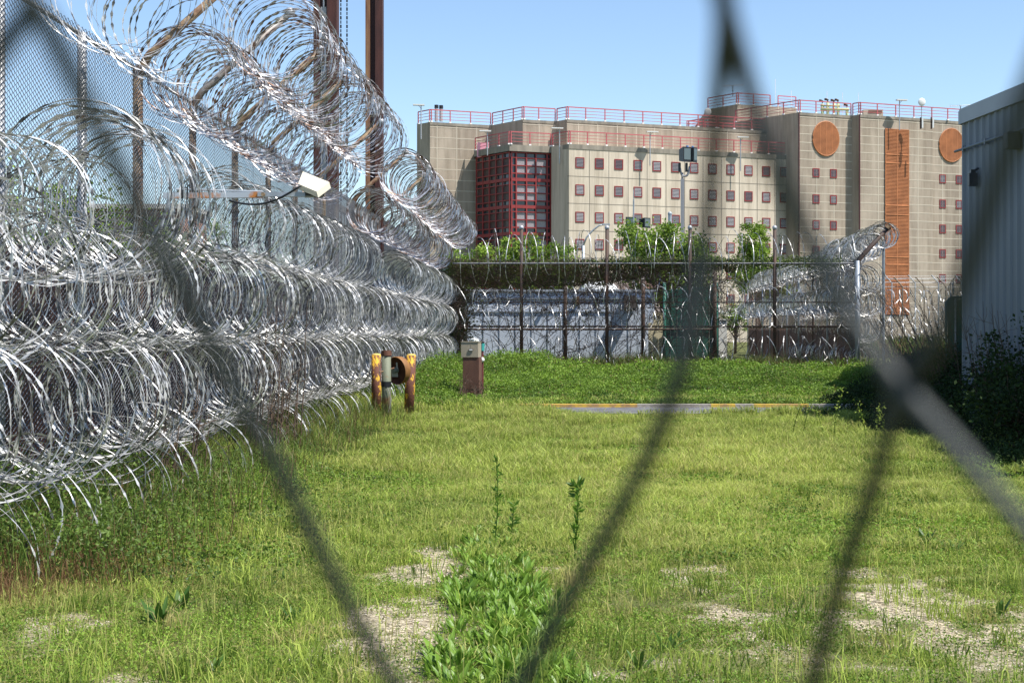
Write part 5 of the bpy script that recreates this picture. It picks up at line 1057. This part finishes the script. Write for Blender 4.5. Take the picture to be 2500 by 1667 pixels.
mb = MB(); mb.tube([(X(1537, Yn), Yn, Z(556, Yn)), (X(1538, Yn), Yn, Z(572, Yn)), (X(1546, Yn), Yn, Z(577, Yn)), (X(1562, Yn), Yn, Z(577, Yn)), (X(1569, Yn), Yn, Z(572, Yn)), (X(1571, Yn), Yn, Z(558, Yn))], .035, 6); mb.build('cross_arm', darkpost, fm2)
flood(fm2, X(1539, Yn), Yn, Z(543, Yn), .46, .46, .35, .05, 0); flood(fm2, X(1573, Yn), Yn, Z(545, Yn), .38, .46, .4, .7, 0)
Ya = 63; mb = MB(); mb.tube([(X(1545, Ya), Ya, 0), (X(1547, Ya), Ya, Z(487, Ya))], .035, 6); mb.tube([(X(1547.3, Ya), Ya, Z(487, Ya)), (X(1547, Ya), Ya, Z(462, Ya))], .015, 5)
single(mb, 'antenna_mast', steel, 'thin steel antenna rod in front of the twin floodlights', 'antenna', (X(1546, Ya), Ya, 0))
for px, pt, r_, lb in ((1635.5, 522, .08, 'plain grey post between the twin floodlights and the tall lamp mast'), (1685, 552, .07, 'dark bare post just right of the tall lamp mast')):
    mb = MB(); Y = 58; mb.tube([(X(px, Y), Y, 0), (X(px, Y), Y, Z(pt, Y))], r_, 10); mb.sphere((X(px, Y), Y, Z(pt, Y)), r_*1.15, 10, 6); single(mb, 'steel_post', steel if px < 1650 else darkpost, lb, 'post', (X(px, Y), Y, 0))
Ys = 85; slm = thing('street_lamp', 'curved arm street lamp in front of the beige prison wall', 'street lamp', (X(1424, Ys), Ys, 0))
mb = MB(); mb.tube([(X(1424, Ys), Ys, 0), (X(1424, Ys), Ys, Z(600, Ys))], .09, 8); mb.tube([(X(1424, Ys), Ys, Z(600, Ys)), at(1432, 580, Ys), at(1448, 562, Ys), at(1462, 551, Ys), at(1476, 548, Ys)], .05, 8); mb.build('pole', steel, slm, True)
mb = MB(); mb.cbox(at(1480, 548.5, Ys), (.45, .3, .1), 0); mb.build('lamp_head', galv, slm)

# ================================================================== out-of-focus fence right in front of the lens
fw = mat('shade_dark_wire', (.030, .036, .036), .5, .2, var=.3, vscale=60)  # shade on the wires is put into their dark colour
ff = thing('foreground_fence', 'large diamond wire fence right in front of the camera, out of focus', 'fence', (0, .14, 1.2))
def wire(pts, r_=.00100):
    P = np.array([at(px, py, k_*DD(py)*(1 - .16*max(0, px - 1900)/600)) for px, py, k_ in pts]); t_ = np.linspace(0, 1, len(P)); tt = np.linspace(0, 1, len(P)*6)
    Q = np.stack([np.interp(tt, t_, P[:, k]) for k in range(3)], 1)
    K = np.array([1, 2, 3, 2, 1.])/9; Qs = Q.copy()
    for k in range(3): Qs[2:-2, k] = np.convolve(Q[:, k], K, 'valid')
    MB().tube(Qs, r_, 8).build('wire', fw, ff, True)
D = 1.0
def DD(py): return .122 + .034*min(max(py, -200), 1900)/1667
wire([(-330, -900, D), (-120, -420, D), (70, 0, D*.985), (105, 45, D*.985), (210, 250, D), (330, 500, D), (420, 660, D), (500, 800, D), (590, 995, D), (700, 1180, D), (850, 1480, D), (960, 1667, D), (1080, 1850, D*1.01), (1010, 2100, D), (700, 2600, D)])
wire([(-500, 700, D), (-150, 350, D), (20, 90, D*1.01), (80, 25, D*1.015), (60, -30, D*1.01), (-60, -300, D), (-350, -800, D)])
wire([(1760, -500, D*1.0), (1752, -120, D*1.01), (1768, 20, D*1.015), (1790, 90, D*1.01), (1830, 230, D), (1880, 380, D*.98), (1960, 560, D), (2060, 750, D), (2160, 900, D*.985), (2215, 965, D*.98), (2330, 1090, D*.97), (2500, 1290, D*.96), (2750, 1560, D*.96), (3000, 1900, D*.96)])
wire([(1690, -500, D), (1735, -120, D*1.0), (1772, 10, D*.99), (1768, 90, D*1.0), (1752, 240, D*1.04), (1738, 450, D*1.05), (1715, 640, D*1.04), (1665, 900, D), (1600, 1080, D), (1500, 1270, D), (1390, 1460, D), (1280, 1667, D), (1130, 1830, D*.99), (1190, 2000, D), (1500, 2500, D)])
wire([(2800, -400, D*1.05), (2600, 0, D*1.05), (2500, 260, D*1.04), (2440, 420, D*1.04), (2370, 640, D*1.03), (2290, 830, D*1.01), (2205, 935, D*1.0), (2175, 1030, D*.99), (2150, 1130, D*.99), (2060, 1390, D), (1985, 1667, D), (1900, 2000, D), (1750, 2500, D)])
